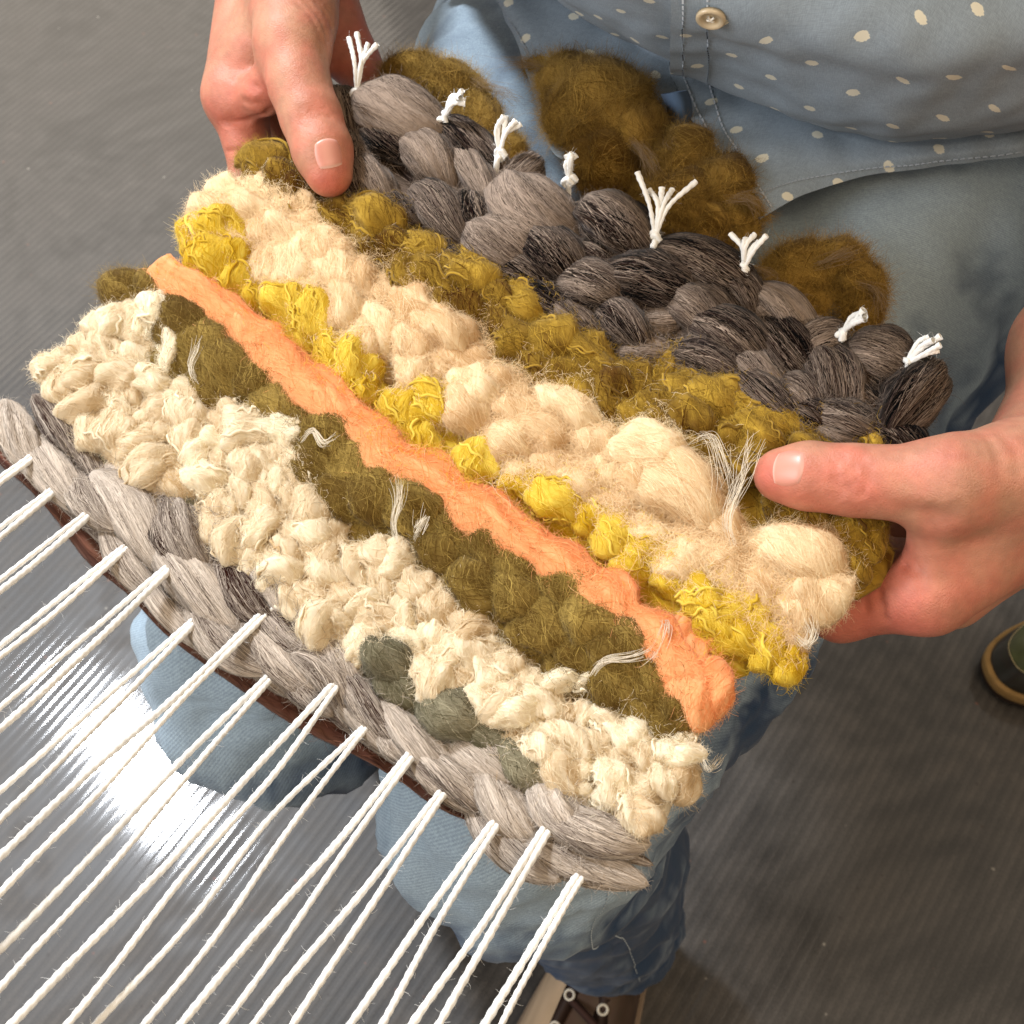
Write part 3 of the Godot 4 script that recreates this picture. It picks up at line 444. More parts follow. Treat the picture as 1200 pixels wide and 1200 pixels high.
# the look of each wool: colours, how blunt the lumps are, how grooved, fibres
func wool_kind(kind: String) -> Dictionary:
	match kind:
		"charcoal":
			return {dark = srgb(42, 29, 24), light = srgb(152, 135, 120), streak = 0.7, blunt = 0.66, groove = 0.20, strands = 2.6, knob = 0.08, twist = 0.9, dens = 0.9, flen = 0.7, fw = 0.00015, wave = 0.0005, waves = 1.0, lift = 0.0005, jit = 0.30, vary = 0.24, fly = 12, flylen = 0.006, crimps = 0, high = 0.42, arch = 0.30, fuzz = 0.9, nap = 0.0028, hair = 4.5e-05, rise = 0.35, grow = Vector2(1.42, 1.16)}
		"grey":
			return {dark = srgb(72, 58, 50), light = srgb(194, 181, 166), streak = 0.60, blunt = 0.66, groove = 0.26, strands = 2.6, knob = 0.06, twist = 1.2, dens = 0.9, flen = 0.75, fw = 0.00015, wave = 0.0005, waves = 1.0, lift = 0.0005, jit = 0.30, vary = 0.22, fly = 10, flylen = 0.007, crimps = 0, high = 0.38, arch = 0.20, fuzz = 0.8, nap = 0.0028, hair = 4.5e-05, rise = 0.3, grow = Vector2(1.30, 1.14)}
		"brown":
			return wool_kind("charcoal").merged({dark = srgb(62, 38, 30), light = srgb(116, 78, 62)}, true)
		"sage":
			return {dark = srgb(96, 90, 70), light = srgb(176, 168, 140), streak = 0.4, blunt = 0.5, groove = 0.16, strands = 1.6, knob = 0.24, twist = 0.6, dens = 0.7, flen = 0.5, fw = 0.00014, wave = 0.0012, waves = 1.3, lift = 0.0006, jit = 0.7, vary = 0.14, fly = 28, flylen = 0.006, crimps = 0, high = 0.36, arch = 0.2, fuzz = 2.2, nap = 0.0034, hair = 4.5e-05, rise = 0.5, grow = Vector2(1.25, 1.2)}
		"cream":
			return {dark = srgb(204, 174, 128), light = srgb(250, 240, 214), streak = 0.40, blunt = 0.5, groove = 0.18, strands = 2.0, knob = 0.42, twist = 2.0, dens = 0.5, flen = 0.5, fw = 0.00014, wave = 0.0010, waves = 1.6, lift = 0.0006, jit = 0.8, vary = 0.12, fly = 18, flylen = 0.005, crimps = 3, high = 0.44, arch = 0.30, fuzz = 2.2, nap = 0.0026, hair = 5e-05, rise = 0.6, grow = Vector2(1.22, 1.18)}
		"puff":
			return {dark = srgb(214, 176, 126), light = srgb(247, 228, 190), streak = 0.5, blunt = 0.5, groove = 0.14, strands = 1.5, knob = 0.40, twist = 1.4, dens = 0.55, flen = 0.6, fw = 0.00013, wave = 0.0010, waves = 1.2, lift = 0.0005, jit = 0.6, vary = 0.20, fly = 26, flylen = 0.006, crimps = 0, high = 0.36, arch = 0.28, fuzz = 3.0, nap = 0.003, hair = 4.5e-05, rise = 0.5, grow = Vector2(1.22, 1.14)}
		"yellow":
			return {dark = srgb(206, 168, 40), light = srgb(254, 234, 112), streak = 0.5, blunt = 0.5, groove = 0.20, strands = 2.0, knob = 0.36, twist = 1.5, dens = 0.4, flen = 0.5, fw = 0.00015, wave = 0.0010, waves = 2.2, lift = 0.0006, jit = 0.7, vary = 0.16, fly = 12, flylen = 0.005, crimps = 7, high = 0.38, arch = 0.24, fuzz = 1.6, nap = 0.0028, hair = 5e-05, rise = 0.6, grow = Vector2(1.24, 1.2)}
		"olive":
			return {dark = srgb(102, 80, 38), light = srgb(166, 140, 74), streak = 0.8, blunt = 0.5, groove = 0.16, strands = 1.5, knob = 0.30, twist = 1.0, dens = 0.6, flen = 0.5, fw = 0.00014, wave = 0.0014, waves = 1.5, lift = 0.0008, jit = 0.9, vary = 0.22, fly = 40, flylen = 0.006, crimps = 0, high = 0.26, arch = 0.26, fuzz = 2.6, nap = 0.004, hair = 4.5e-05, rise = 0.6, grow = Vector2(1.34, 1.28)}
		"bronze":
			return {dark = srgb(84, 56, 20), light = srgb(182, 148, 58), streak = 0.5, blunt = 0.5, groove = 0.20, strands = 2.0, knob = 0.38, twist = 1.4, dens = 0.5, flen = 0.5, fw = 0.00014, wave = 0.0012, waves = 1.6, lift = 0.0006, jit = 0.8, vary = 0.14, fly = 22, flylen = 0.006, crimps = 3, high = 0.36, arch = 0.24, fuzz = 2.2, nap = 0.003, hair = 5e-05, rise = 0.6, grow = Vector2(1.26, 1.2)}
		"fleece":
			return {dark = srgb(104, 78, 34), light = srgb(180, 146, 74), streak = 0.8, blunt = 0.45, groove = 0.20, strands = 2.0, knob = 0.62, twist = 1.0, dens = 0.7, flen = 0.35, fw = 0.00012, wave = 0.0022, waves = 1.6, lift = 0.0016, jit = 1.2, vary = 0.2, fly = 900, flylen = 0.009, crimps = 0, high = 0.42, arch = 0.25, fuzz = 7, nap = 0.005, hair = 4.5e-05, rise = 0.7, grow = Vector2.ONE}
		_:
			return {dark = srgb(236, 138, 74), light = srgb(255, 200, 144), streak = 0.45, blunt = 0.45, groove = 0.20, strands = 1.8, knob = 0.16, twist = 2.5, dens = 0.6, flen = 0.3, fw = 0.00013, wave = 0.0008, waves = 1.0, lift = 0.0005, jit = 0.5, vary = 0.10, fly = 24, flylen = 0.006, crimps = 0, high = 0.45, arch = 0.2, fuzz = 2.4, nap = 0.0028, hair = 0.000045, rise = 0.5, grow = Vector2(1.15, 1.15)}


func dress(acc: Acc, s: Surf, k: Dictionary, tone: float, area: float, fat := 1.0) -> void:
	skin_of(acc, s, k.dark, k.light, tone, k.streak)
	var count := int(area * 1e6 * k.dens)
	for i in count:
		var dt: float = k.flen * rng.randf_range(0.4, 1.0)
		var t := rng.randf_range(0.03, maxf(0.97 - dt, 0.05))
		var a := rng.randf_range(-0.5, PI + 0.5)
		var f := clampf(tone + k.streak * tone_at(s, t + dt * 0.5, a) + rng.randfn() * k.vary, -0.1, 1.15)
		fibre(acc, s, t, a, dt, -k.twist * dt + rng.randfn() * k.jit, k.lift * rng.randf_range(0.1, 0.5), k.lift * rng.randf_range(0.2, 1.4), k.fw * rng.randf_range(0.6, 1.3), k.wave * rng.randf(), k.waves, k.dark.lerp(k.light, f), 6)
	for i in int(k.crimps * fat):
		var f := clampf(tone + 0.1 + rng.randfn() * 0.22, 0.0, 1.0)
		var a := rng.randf_range(-0.2, PI + 0.2)
		crimp(acc, s, rng.randf_range(0.02, 0.5), a, rng.randf_range(0.3, 0.55), rng.randfn() * 0.7, rng.randf_range(0.0004, 0.0008), 0.0004, rng.randf_range(0.0004, 0.0010), rng.randf_range(1.5, 3.5), k.dark.lerp(k.light, f), 16)
	# the nap: fine short hairs all over, longer ones here and there
	for i in int(area * 1e6 * k.fuzz):
		var t := rng.randf_range(0.02, 0.98)
		var a := rng.randf_range(-0.7, PI + 0.7)
		var far := rng.randf()
		flyaway(acc, s.at(t, a), s.nat(t, a), k.nap * (0.5 + far + 0.7 * pow(far, 8.0)), k.hair, k.dark.lerp(k.light, clampf(tone + k.streak * tone_at(s, t, a) + rng.randfn() * 0.1, 0.0, 1.1)), k.rise)
	for i in int(k.fly * fat):
		var t := rng.randf_range(0.02, 0.98)
		var a := rng.randf_range(-0.6, PI + 0.6)
		flyaway(acc, s.at(t, a), s.nat(t, a), k.flylen * rng.randf_range(0.4, 1.3), 0.00007, k.dark.lerp(k.light, clampf(tone + rng.randfn() * 0.2, 0.0, 1.1)))


# how high the wool stands, on a grid of 1.5 mm over the weaving
const HW := 250
const HD := 190
var tall := PackedFloat32Array()


func raise(p: Vector3) -> void:
	var i := int(p.x / 0.0015 + HW * 0.5)
	var j := int(p.z / 0.0015 + HD * 0.5)
	if i > 0 and j > 0 and i < HW - 1 and j < HD - 1:
		var k := i + j * HW
		tall[k] = maxf(tall[k], p.y)


func settle() -> void:
	for pass_no in 3:
		var was := tall.duplicate()
		for j in range(1, HD - 1):
			for i in range(1, HW - 1):
				var k := i + j * HW
				var sum := 2.0 * was[k] + was[k - 1] + was[k + 1] + was[k - HW] + was[k + HW]
				tall[k] = maxf(sum / 6.0, was[k] - 0.0006)


func height_at(x: float, z: float) -> float:
	var fx := clampf(x / 0.0015 + HW * 0.5, 1.0, HW - 3.0)
	var fz := clampf(z / 0.0015 + HD * 0.5, 1.0, HD - 3.0)
	var i := int(fx)
	var j := int(fz)
	var k := i + j * HW
	return lerpf(lerpf(tall[k], tall[k + 1], fx - i), lerpf(tall[k + HW], tall[k + HW + 1], fx - i), fz - j)


func nap_over(r: Node3D, kind: String, mat: Material, data: Array, each: float, reach: float) -> void:
	var k := wool_kind(kind)
	var acc := Acc.new()
	for e in range(0, data.size(), 6):
		for h in int(each * data[e + 2] * data[e + 3] / 400.0):
			var q: Vector2 = Vector2(data[e] * 0.001, data[e + 1] * 0.001) + Vector2(rng.randfn(), rng.randfn()) * data[e + 3] * 0.00042
			var turn: float = data[e + 4] * DEG + rng.randfn() * 0.8
			var curl := rng.randfn() * 0.35
			var length := reach * rng.randf_range(0.4, 1.2)
			var over := rng.randf_range(0.0002, 0.0012)
			var col: Color = k.dark.lerp(k.light, clampf(data[e + 5] / 9.0 + rng.randfn() * 0.16, 0.0, 1.1))
			var start := acc.v.size()
			var pts := PackedVector3Array()
			for s in 8:
				var y := height_at(q.x, q.y)
				if y < -0.012:
					break
				pts.append(Vector3(q.x, y + over * (1.0 + sin(s * 1.3 + turn)), q.y))
				turn += curl + rng.randfn() * 0.12
				q += Vector2(cos(turn), sin(turn)) * (length / 7.0)
			if pts.size() < 4:
				continue
			for s in pts.size():
				var d := pts[mini(s + 1, pts.size() - 1)] - pts[maxi(s - 1, 0)]
				var side := d.cross(Vector3.UP).normalized() * 0.00005
				var nn := side.cross(d).normalized()
				if nn.y < 0.0:
					nn = -nn
				acc.add(pts[s] - side, nn, col, Vector2.ZERO)
				acc.add(pts[s] + side, nn, col, Vector2.ONE)
			for s in pts.size() - 1:
				var i := start + 2 * s
				acc.ix.append_array([i, i + 2, i + 1, i + 1, i + 2, i + 3])
	var o := put("loose_fibres", acc.mesh(mat), r)
	o.set_meta("kind", "stuff")


# one tuft of a row: it arches up from the backing and down again
func tuft(called: String, row: Node3D, kind: String, mat: Material, e: Array, lift := 0.0, blunt := -1.0) -> void:
	var k := wool_kind(kind)
	if blunt > 0.0:
		k.blunt = blunt
	var length: float = e[2] * 0.001 * k.grow.x
	var width: float = e[3] * 0.001 * k.grow.y
	var dir := Vector3(cos(e[4] * DEG), 0, sin(e[4] * DEG))
	var side := dir.cross(Vector3.UP)
	dir = (dir + Vector3.UP * rng.randfn() * 0.10).normalized()
	var high: float = width * k.high * rng.randf_range(0.8, 1.2)
	var y0 := lift - 0.004
	var c := PackedVector3Array()
	var bend := rng.randfn() * 0.06 * length
	for q in 5:
		var f := q / 4.0
		var u := 2.0 * f - 1.0
		c.append(dir * (u * 0.5 * length) + side * (bend * (1.0 - u * u)) + Vector3.UP * (y0 + width * k.arch * (1.0 - u * u)))
	var s := wool_surf(c, Vector3.UP, width * 0.5, high, k.blunt, k.groove, k.strands, k.knob, k.twist, 20, 22)
	var acc := Acc.new()
	var here := Vector3(e[0] * 0.001, 0, e[1] * 0.001)
	for p in s.p:
		raise(p + here)
	dress(acc, s, k, (0.95 * pow(e[5] / 9.0, 1.35) if kind == "charcoal" else e[5] / 9.0), length * width, clampf(length * width / 0.00040, 0.4, 2.2))
	put(called, acc.mesh(mat), row, Vector3(e[0] * 0.001, 0, e[1] * 0.001))


func row_core(called: String, weave: Node3D, pts: Array, wide: float, high: float, y: float, kind: String, mat: Material, tone: float, fuzz := 0.0) -> MeshInstance3D:
	var k := wool_kind(kind)
	var c := PackedVector3Array()
	for i in range(0, pts.size(), 2):
		c.append(Vector3(pts[i] * 0.001, y, pts[i + 1] * 0.001))
	var s := wool_surf(c, Vector3.UP, wide, high, 0.15, 0.12, 1.0, 0.10, 2.0, 80, 24)
	var acc := Acc.new()
	k.flen = 0.05
	k.dens = fuzz
	k.crimps = 0
	k.fuzz = fuzz
	dress(acc, s, k, tone, s.span * wide * 2.0, fuzz)
	return put(called, acc.mesh(mat), weave)


func row(called: String, weave: Node3D, piece: String, kind: String, mat: Material, data: Array, core: Array, wide: float, tone: float, lift := 0.0) -> Node3D:
	var r := row_core(called, weave, core, wide, 0.006, -0.007, kind, mat, tone, 0.25)
	for e in range(0, data.size(), 6):
		tuft(piece, r, kind, mat, data.slice(e, e + 6), lift + rng.randf_range(-0.001, 0.0015))
	return r


# a wisp of long loose hairs along a curve
func wisp(called: String, parent: Node3D, pts: PackedVector3Array, count: int, spread: float, col: Color, mat: Material, width := 0.00009) -> void:
	var acc := Acc.new()
	for h in count:
		var o := Vector3(rng.randfn(), rng.randfn() * 0.6, rng.randfn()) * spread
		var start := acc.v.size()
		var t0 := rng.randf() * 0.25
		var t1 := 1.0 - rng.randf() * 0.3
		var tint := col.lerp(Color(1, 1, 1), rng.randf() * 0.15) * rng.randf_range(0.8, 1.05)
		for q in 15:
			var t := lerpf(t0, t1, q / 14.0)
			var p := spline(pts, t) + o * (0.4 + 1.2 * t * t) + Vector3(noise3(t * 60.0, h * 9.0, 0), noise3(t * 60.0, h * 9.0, 50.0), noise3(t * 60.0, h * 9.0, 99.0)) * spread * 1.2
			var d := (spline(pts, minf(t + 0.03, 1.0)) - spline(pts, maxf(t - 0.03, 0.0))).normalized()
			var side := d.cross(Vector3.UP).normalized()
			var w := width * (1.0 - 0.5 * absf(2.0 * q / 14.0 - 1.0))
			acc.add(p - side * w, Vector3.UP, tint, Vector2.ZERO)
			acc.add(p + side * w, Vector3.UP, tint, Vector2.ONE)
		for q in 14:
			var i := start + 2 * q
			acc.ix.append_array([i, i + 2, i + 1, i + 1, i + 2, i + 3])
	put(called, acc.mesh(mat), parent)


# a twisted two-ply cotton cord
func cord(acc: Acc, c: PackedVector3Array, r: float, pitch: float, col: Color, fray := 0.0) -> void:
	var length := 0.0
	for i in 20:
		length += spline(c, i / 20.0).distance_to(spline(c, (i + 1) / 20.0))
	var rings := int(length / pitch * 7.0) + 4
	var start := acc.v.size()
	var ph := rng.randf() * TAU
	for i in rings + 1:
		var t := float(i) / rings
		var p := spline(c, t)
		var d := (spline(c, minf(t + 0.01, 1.0)) - spline(c, maxf(t - 0.01, 0.0))).normalized()
		var side := d.cross(Vector3.UP if absf(d.y) < 0.95 else Vector3.RIGHT).normalized()
		var up := side.cross(d)
		var turn := ph + t * length / pitch * TAU * 0.5
		var thick := r * (1.0 + 0.12 * noise3(t * length * 9000.0, ph * 30.0, 0.0)) * (1.0 + fray * t * t)
		var shade := 1.0 + 0.10 * noise3(t * length * 5000.0, ph * 30.0, 90.0)
		for j in 11:
			var a := j * TAU / 10.0
			var lobe := 0.80 + 0.22 * absf(cos(a - turn))
			var o := side * cos(a) + up * sin(a)
			acc.add(p + o * thick * lobe, o, col * shade, Vector2.ZERO)
	var i0 := acc.ix.size()
	acc.grid(start, rings + 1, 11)
	acc.smooth(start, i0)
	# loose fibres
	for k in int(length * 900.0):
		var p := spline(c, rng.randf())
		flyaway(acc, p, Vector3(rng.randfn(), rng.randfn(), rng.randfn()).normalized(), rng.randf_range(0.0015, 0.004), 0.00005, col)


# ------------------------------------------------------------------ bodies
# round-coned bones joined smoothly, meshed as surface nets
func near_bone(b: PackedFloat32Array, p: Vector3) -> float:
	var a := Vector3(b[0], b[1], b[2])
	var ab := Vector3(b[4], b[5], b[6]) - a
	var t := clampf((p - a).dot(ab) / maxf(ab.length_squared(), 1e-9), 0.0, 1.0)
	return p.distance_to(a + ab * t) - lerpf(b[3], b[7], t)


func body_mesh(acc: Acc, bones: Array, grooves: Array, blush: Array, h: float, k: float, skin: Color, red: Color) -> void:
	var lo := Vector3.INF
	var hi := -Vector3.INF
	for b in bones:
		for o in [0, 4]:
			var q := Vector3(b[o], b[o + 1], b[o + 2])
			var r: Vector3 = Vector3.ONE * (b[o + 3] + 3.0 * h)
			lo = lo.min(q - r)
			hi = hi.max(q + r)
	var dim := Vector3i(((hi - lo) / h).ceil()) + Vector3i(2, 2, 2)
	var sy := dim.x
	var sz := dim.x * dim.y
	var field := PackedFloat32Array()
	field.resize(sz * dim.z)
	field.fill(1.0)
	var side := 6
	var half := h * side * 0.5 * 1.7321
	var active: Array[Vector3i] = []
	for bz in range(0, dim.z, side):
		for by in range(0, dim.y, side):
			for bx in range(0, dim.x, side):
				var mid := lo + Vector3(bx + side * 0.5, by + side * 0.5, bz + side * 0.5) * h
				var best := 1e9
				var ds := PackedFloat32Array()
				for b in bones:
					var d := near_bone(b, mid)
					ds.append(d)
					best = minf(best, d)
				if best > half + k:
					continue
				active.append(Vector3i(bx, by, bz))
				var few: Array = []
				for i in bones.size():
					if ds[i] < best + 2.0 * half + k:
						few.append(bones[i])
				var gs: Array = []
				for g in grooves:
					if near_bone(g, mid) < half + 0.006:
						gs.append(g)
				for z in range(bz, mini(bz + side, dim.z)):
					for y in range(by, mini(by + side, dim.y)):
						for x in range(bx, mini(bx + side, dim.x)):
							var p := lo + Vector3(x, y, z) * h
							var d := 1e9
							for b in few:
								var e := near_bone(b, p)
								var m := maxf(k - absf(d - e), 0.0) / k
								d = minf(d, e) - m * m * k * 0.25
							for g in gs:
								var e := near_bone(g, p)
								d += 1.9 * g[8] * exp(-e * e / (g[9] * g[9]))
							field[x + y * sy + z * sz] = d
	var index := PackedInt32Array()
	index.resize(field.size())
	index.fill(-1)
	var v0 := acc.v.size()
	var corner := [0, 1, sy, sy + 1, sz, sz + 1, sz + sy, sz + sy + 1]
	var cells := PackedInt32Array()
	for blk in active:
		for z in range(blk.z, mini(blk.z + side, dim.z - 1)):
			for y in range(blk.y, mini(blk.y + side, dim.y - 1)):
				for x in range(blk.x, mini(blk.x + side, dim.x - 1)):
					var at := x + y * sy + z * sz
					var mask := 0
					for i in 8:
						if field[at + corner[i]] < 0.0:
							mask |= 1 << i
					if mask == 0 or mask == 255:
						continue
					var sum := Vector3.ZERO
					var n := 0
					for i in 8:
						for ax in 3:
							var bit := 1 << ax
							if i & bit:
								continue
							var d0 := field[at + corner[i]]
							var d1 := field[at + corner[i | bit]]
							if (d0 < 0.0) != (d1 < 0.0):
								var f := d0 / (d0 - d1)
								var q := Vector3(i & 1, (i >> 1) & 1, (i >> 2) & 1)
								q[ax] += f
								sum += q
								n += 1
					var p := lo + (Vector3(x, y, z) + sum / n) * h
					index[at] = acc.v.size()
					cells.append(at)
					var col := skin
					for b in blush:
						var dd: float = p.distance_to(Vector3(b[0], b[1], b[2])) / b[3]
						col = col.lerp(red, b[4] * exp(-dd * dd))
					col = col.lerp(red, clampf(0.35 * noise3(p.x * 4200.0, p.y * 4200.0, p.z * 4200.0), -0.2, 0.3)) * (1.0 + 0.10 * noise3(p.x * 12000.0, p.y * 12000.0, p.z * 12000.0) + 0.10 * noise3(p.x * 2200.0, p.y * 2200.0, p.z * 2200.0 + 900.0))
					acc.add(p, Vector3.UP, col, Vector2.ZERO)
	var i0 := acc.ix.size()
	var step := [1, sy, sz]
	for at in cells:
		for ax in 3:
			var inside := field[at] < 0.0
			if inside == (field[at + step[ax]] < 0.0):
				continue
			var u: int = step[(ax + 1) % 3]
			var w: int = step[(ax + 2) % 3]
			if at - u - w < 0:
				continue
			var a := index[at]
			var b := index[at - u]
			var c := index[at - u - w]
			var d := index[at - w]
			if a < 0 or b < 0 or c < 0 or d < 0:
				continue
			if inside:
				acc.ix.append_array([a, c, b, a, d, c])
			else:
				acc.ix.append_array([a, b, c, a, c, d])
	acc.smooth(v0, i0)


func surface_drop(bones: Array, k: float, p: Vector3, dir: Vector3) -> Vector3:
	for i in 24:
		var d := 1e9
		for b in bones:
			var e := near_bone(b, p)
			var m := maxf(k - absf(d - e), 0.0) / k
			d = minf(d, e) - m * m * k * 0.25
		p += dir * d * 0.9
		if d < 0.00005:
			break
	return p


func fingernail(parent: Node, bones: Array, centre: Vector3, along: Vector3, up: Vector3, length: float, width: float, mat: Material) -> void:
	var acc := Acc.new()
	var side := along.cross(up).normalized()
	var n := 15
	for i in n:
		for j in n:
			var u := 2.0 * i / (n - 1) - 1.0
			var w := 2.0 * j / (n - 1) - 1.0
			# a squared ellipse
			var q := Vector2(u * sqrt(1.0 - 0.42 * w * w), w * sqrt(1.0 - 0.42 * u * u))
			var s := surface_drop(bones, 0.006, centre + along * (q.x * length * 0.5) + side * (q.y * width * 0.5) + up * 0.02, -up)
			var edge := maxf(absf(u), absf(w))
			var rise := 0.0007 * (1.0 - pow(edge, 8.0)) - 0.0004 * pow(edge, 8.0)
			var tint := srgb(198, 134, 116).lerp(srgb(212, 172, 156), smoothstep(0.72, 0.92, u))
			tint = tint.lerp(srgb(222, 178, 164), 0.6 * smoothstep(-0.6, -0.95, u))
			acc.add(s + up * rise, up, tint, Vector2(u, w))
	acc.grid(0, n, n)
	acc.smooth(0, 0)
	put("fingernail", acc.mesh(mat), parent)


# a trouser leg: rings along a curve, with folds where the cloth bunches
func leg(acc: Acc, c: PackedVector3Array, radii: PackedFloat32Array, folds: Array, seed_at: float) -> void:
	var nt := 150
	var na := 97
	var start := acc.v.size()
	var len_at := 0.0
	var before := c[0]
	var up := Vector3.UP
	for i in nt:
		var t := float(i) / (nt - 1)
		var p := spline(c, t)
		var d := (spline(c, minf(t + 0.012, 1.0)) - spline(c, maxf(t - 0.012, 0.0))).normalized()
		up = (up - d * up.dot(d)).normalized()
		var side := d.cross(up)
		len_at += p.distance_to(before)
		before = p
		var r := lerp_list(radii, t)
		for j in na:
			var a := j * TAU / (na - 1)
			var o := side * cos(a) + up * sin(a)
			var q := p + o * r
			var fold := 0.0050 * noise3(q.x * 900.0 + seed_at, q.y * 900.0, q.z * 900.0) + 0.0016 * noise3(q.x * 2600.0, q.y * 2600.0, q.z * 2600.0 + seed_at)
			var ridge := 1.0 - absf(noise3(t * 1500.0 + a * 50.0, a * 60.0 - t * 200.0, seed_at))
			fold += 0.0018 * pow(ridge, 7.0) * smoothstep(-0.25, 0.6, t)
			for f in folds:  # centre t, centre a, slope, width in t, depth, reach in a
				var da := wrapf(a - f[1], -PI, PI)
				var dt: float = t - f[0] - f[2] * da
				fold += f[4] * exp(-dt * dt / (f[3] * f[3])) * exp(-da * da / (f[5] * f[5]))
			q += o * fold
			# the dye is worn off on the thigh and the knee, and left along the sides
			var worn := smoothstep(-0.25, 0.9, sin(a)) * (1.0 - smoothstep(0.62, 0.72, t)) + 0.5 * exp(-pow((t - 0.60) / 0.07, 2.0)) * smoothstep(-0.9, 0.4, sin(a))
			worn = clampf(worn + 0.35 * noise3(q.x * 1400.0, q.y * 1400.0, q.z * 1400.0) + 0.24 * noise3(q.x * 7000.0, q.y * 7000.0, q.z * 7000.0) + fold * 40.0 + 0.12 * noise3(t * 2400.0 + seed_at, a * 110.0, 40.0) * (1.0 - t), 0.0, 1.0)
			worn = clampf(worn * 1.25 - 0.16, 0.0, 1.0)
			var col := srgb(42, 64, 94).lerp(srgb(160, 178, 188), worn)
			acc.add(q, o, col, Vector2(a * 0.085, len_at))
	var i0 := acc.ix.size()
	acc.grid(start, nt, na)
	acc.smooth(start, i0)
	for i in nt:  # the seam where the ring closes
		var a := start + i * na
		var m := (acc.n[a] + acc.n[a + na - 1]).normalized()
		acc.n[a] = m
		acc.n[a + na - 1] = m


func along_leg(acc: Acc, a: float, from_t: float, to_t: float, out: float) -> PackedVector3Array:
	var line := PackedVector3Array()
	var j := int(a / TAU * 96.0)
	for i in range(int(from_t * 150), int(to_t * 150), 3):
		line.append(acc.v[i * 97 + j] + acc.n[i * 97 + j] * out)
	return line


func ring_tube(acc: Acc, c: PackedVector3Array, wides: PackedFloat32Array, deeps: PackedFloat32Array, across: Vector3, nt: int, na: int, col: Color, bumps := 0.0, freq := 900.0) -> void:
	var start := acc.v.size()
	var run := 0.0
	var before := c[0]
	for i in nt:
		var t := float(i) / (nt - 1)
		var p := spline(c, t)
		var d := (spline(c, minf(t + 0.02, 1.0)) - spline(c, maxf(t - 0.02, 0.0))).normalized()
		var side := (across - d * across.dot(d)).normalized()
		var up := side.cross(d)
		run += p.distance_to(before)
		before = p
		for j in na + 1:
			var a := j * TAU / na
			var o := side * (cos(a) * lerp_list(wides, t)) + up * (sin(a) * lerp_list(deeps, t))
			var q := p + o
			q += o.normalized() * bumps * noise3(q.x * freq, q.y * freq, q.z * freq)
			acc.add(q, o.normalized(), col, Vector2(a * 0.1, run))
	var i0 := acc.ix.size()
	acc.grid(start, nt, na + 1)
	acc.smooth(start, i0)
	for end in [0, nt - 1]:  # close both ends
		var m := acc.v.size()
		var mid := Vector3.ZERO
		for j in na:
			mid += acc.v[start + end * na + end + j]
		mid /= na
		var nn := (spline(c, 0.0) - spline(c, 0.05)).normalized() if end == 0 else (spline(c, 1.0) - spline(c, 0.95)).normalized()
		acc.add(mid, nn, col, Vector2.ZERO)
		for j in na + 1:
			acc.add(acc.v[start + end * (na + 1) + j], nn, col, Vector2.ZERO)
		var flip := (acc.v[m + 2] - acc.v[m]).cross(acc.v[m + 1] - acc.v[m]).dot(nn) > 0.0
		for j in na:
			if flip:
				acc.ix.append_array([m, m + 1 + j, m + 2 + j])
			else:
				acc.ix.append_array([m, m + 2 + j, m + 1 + j])


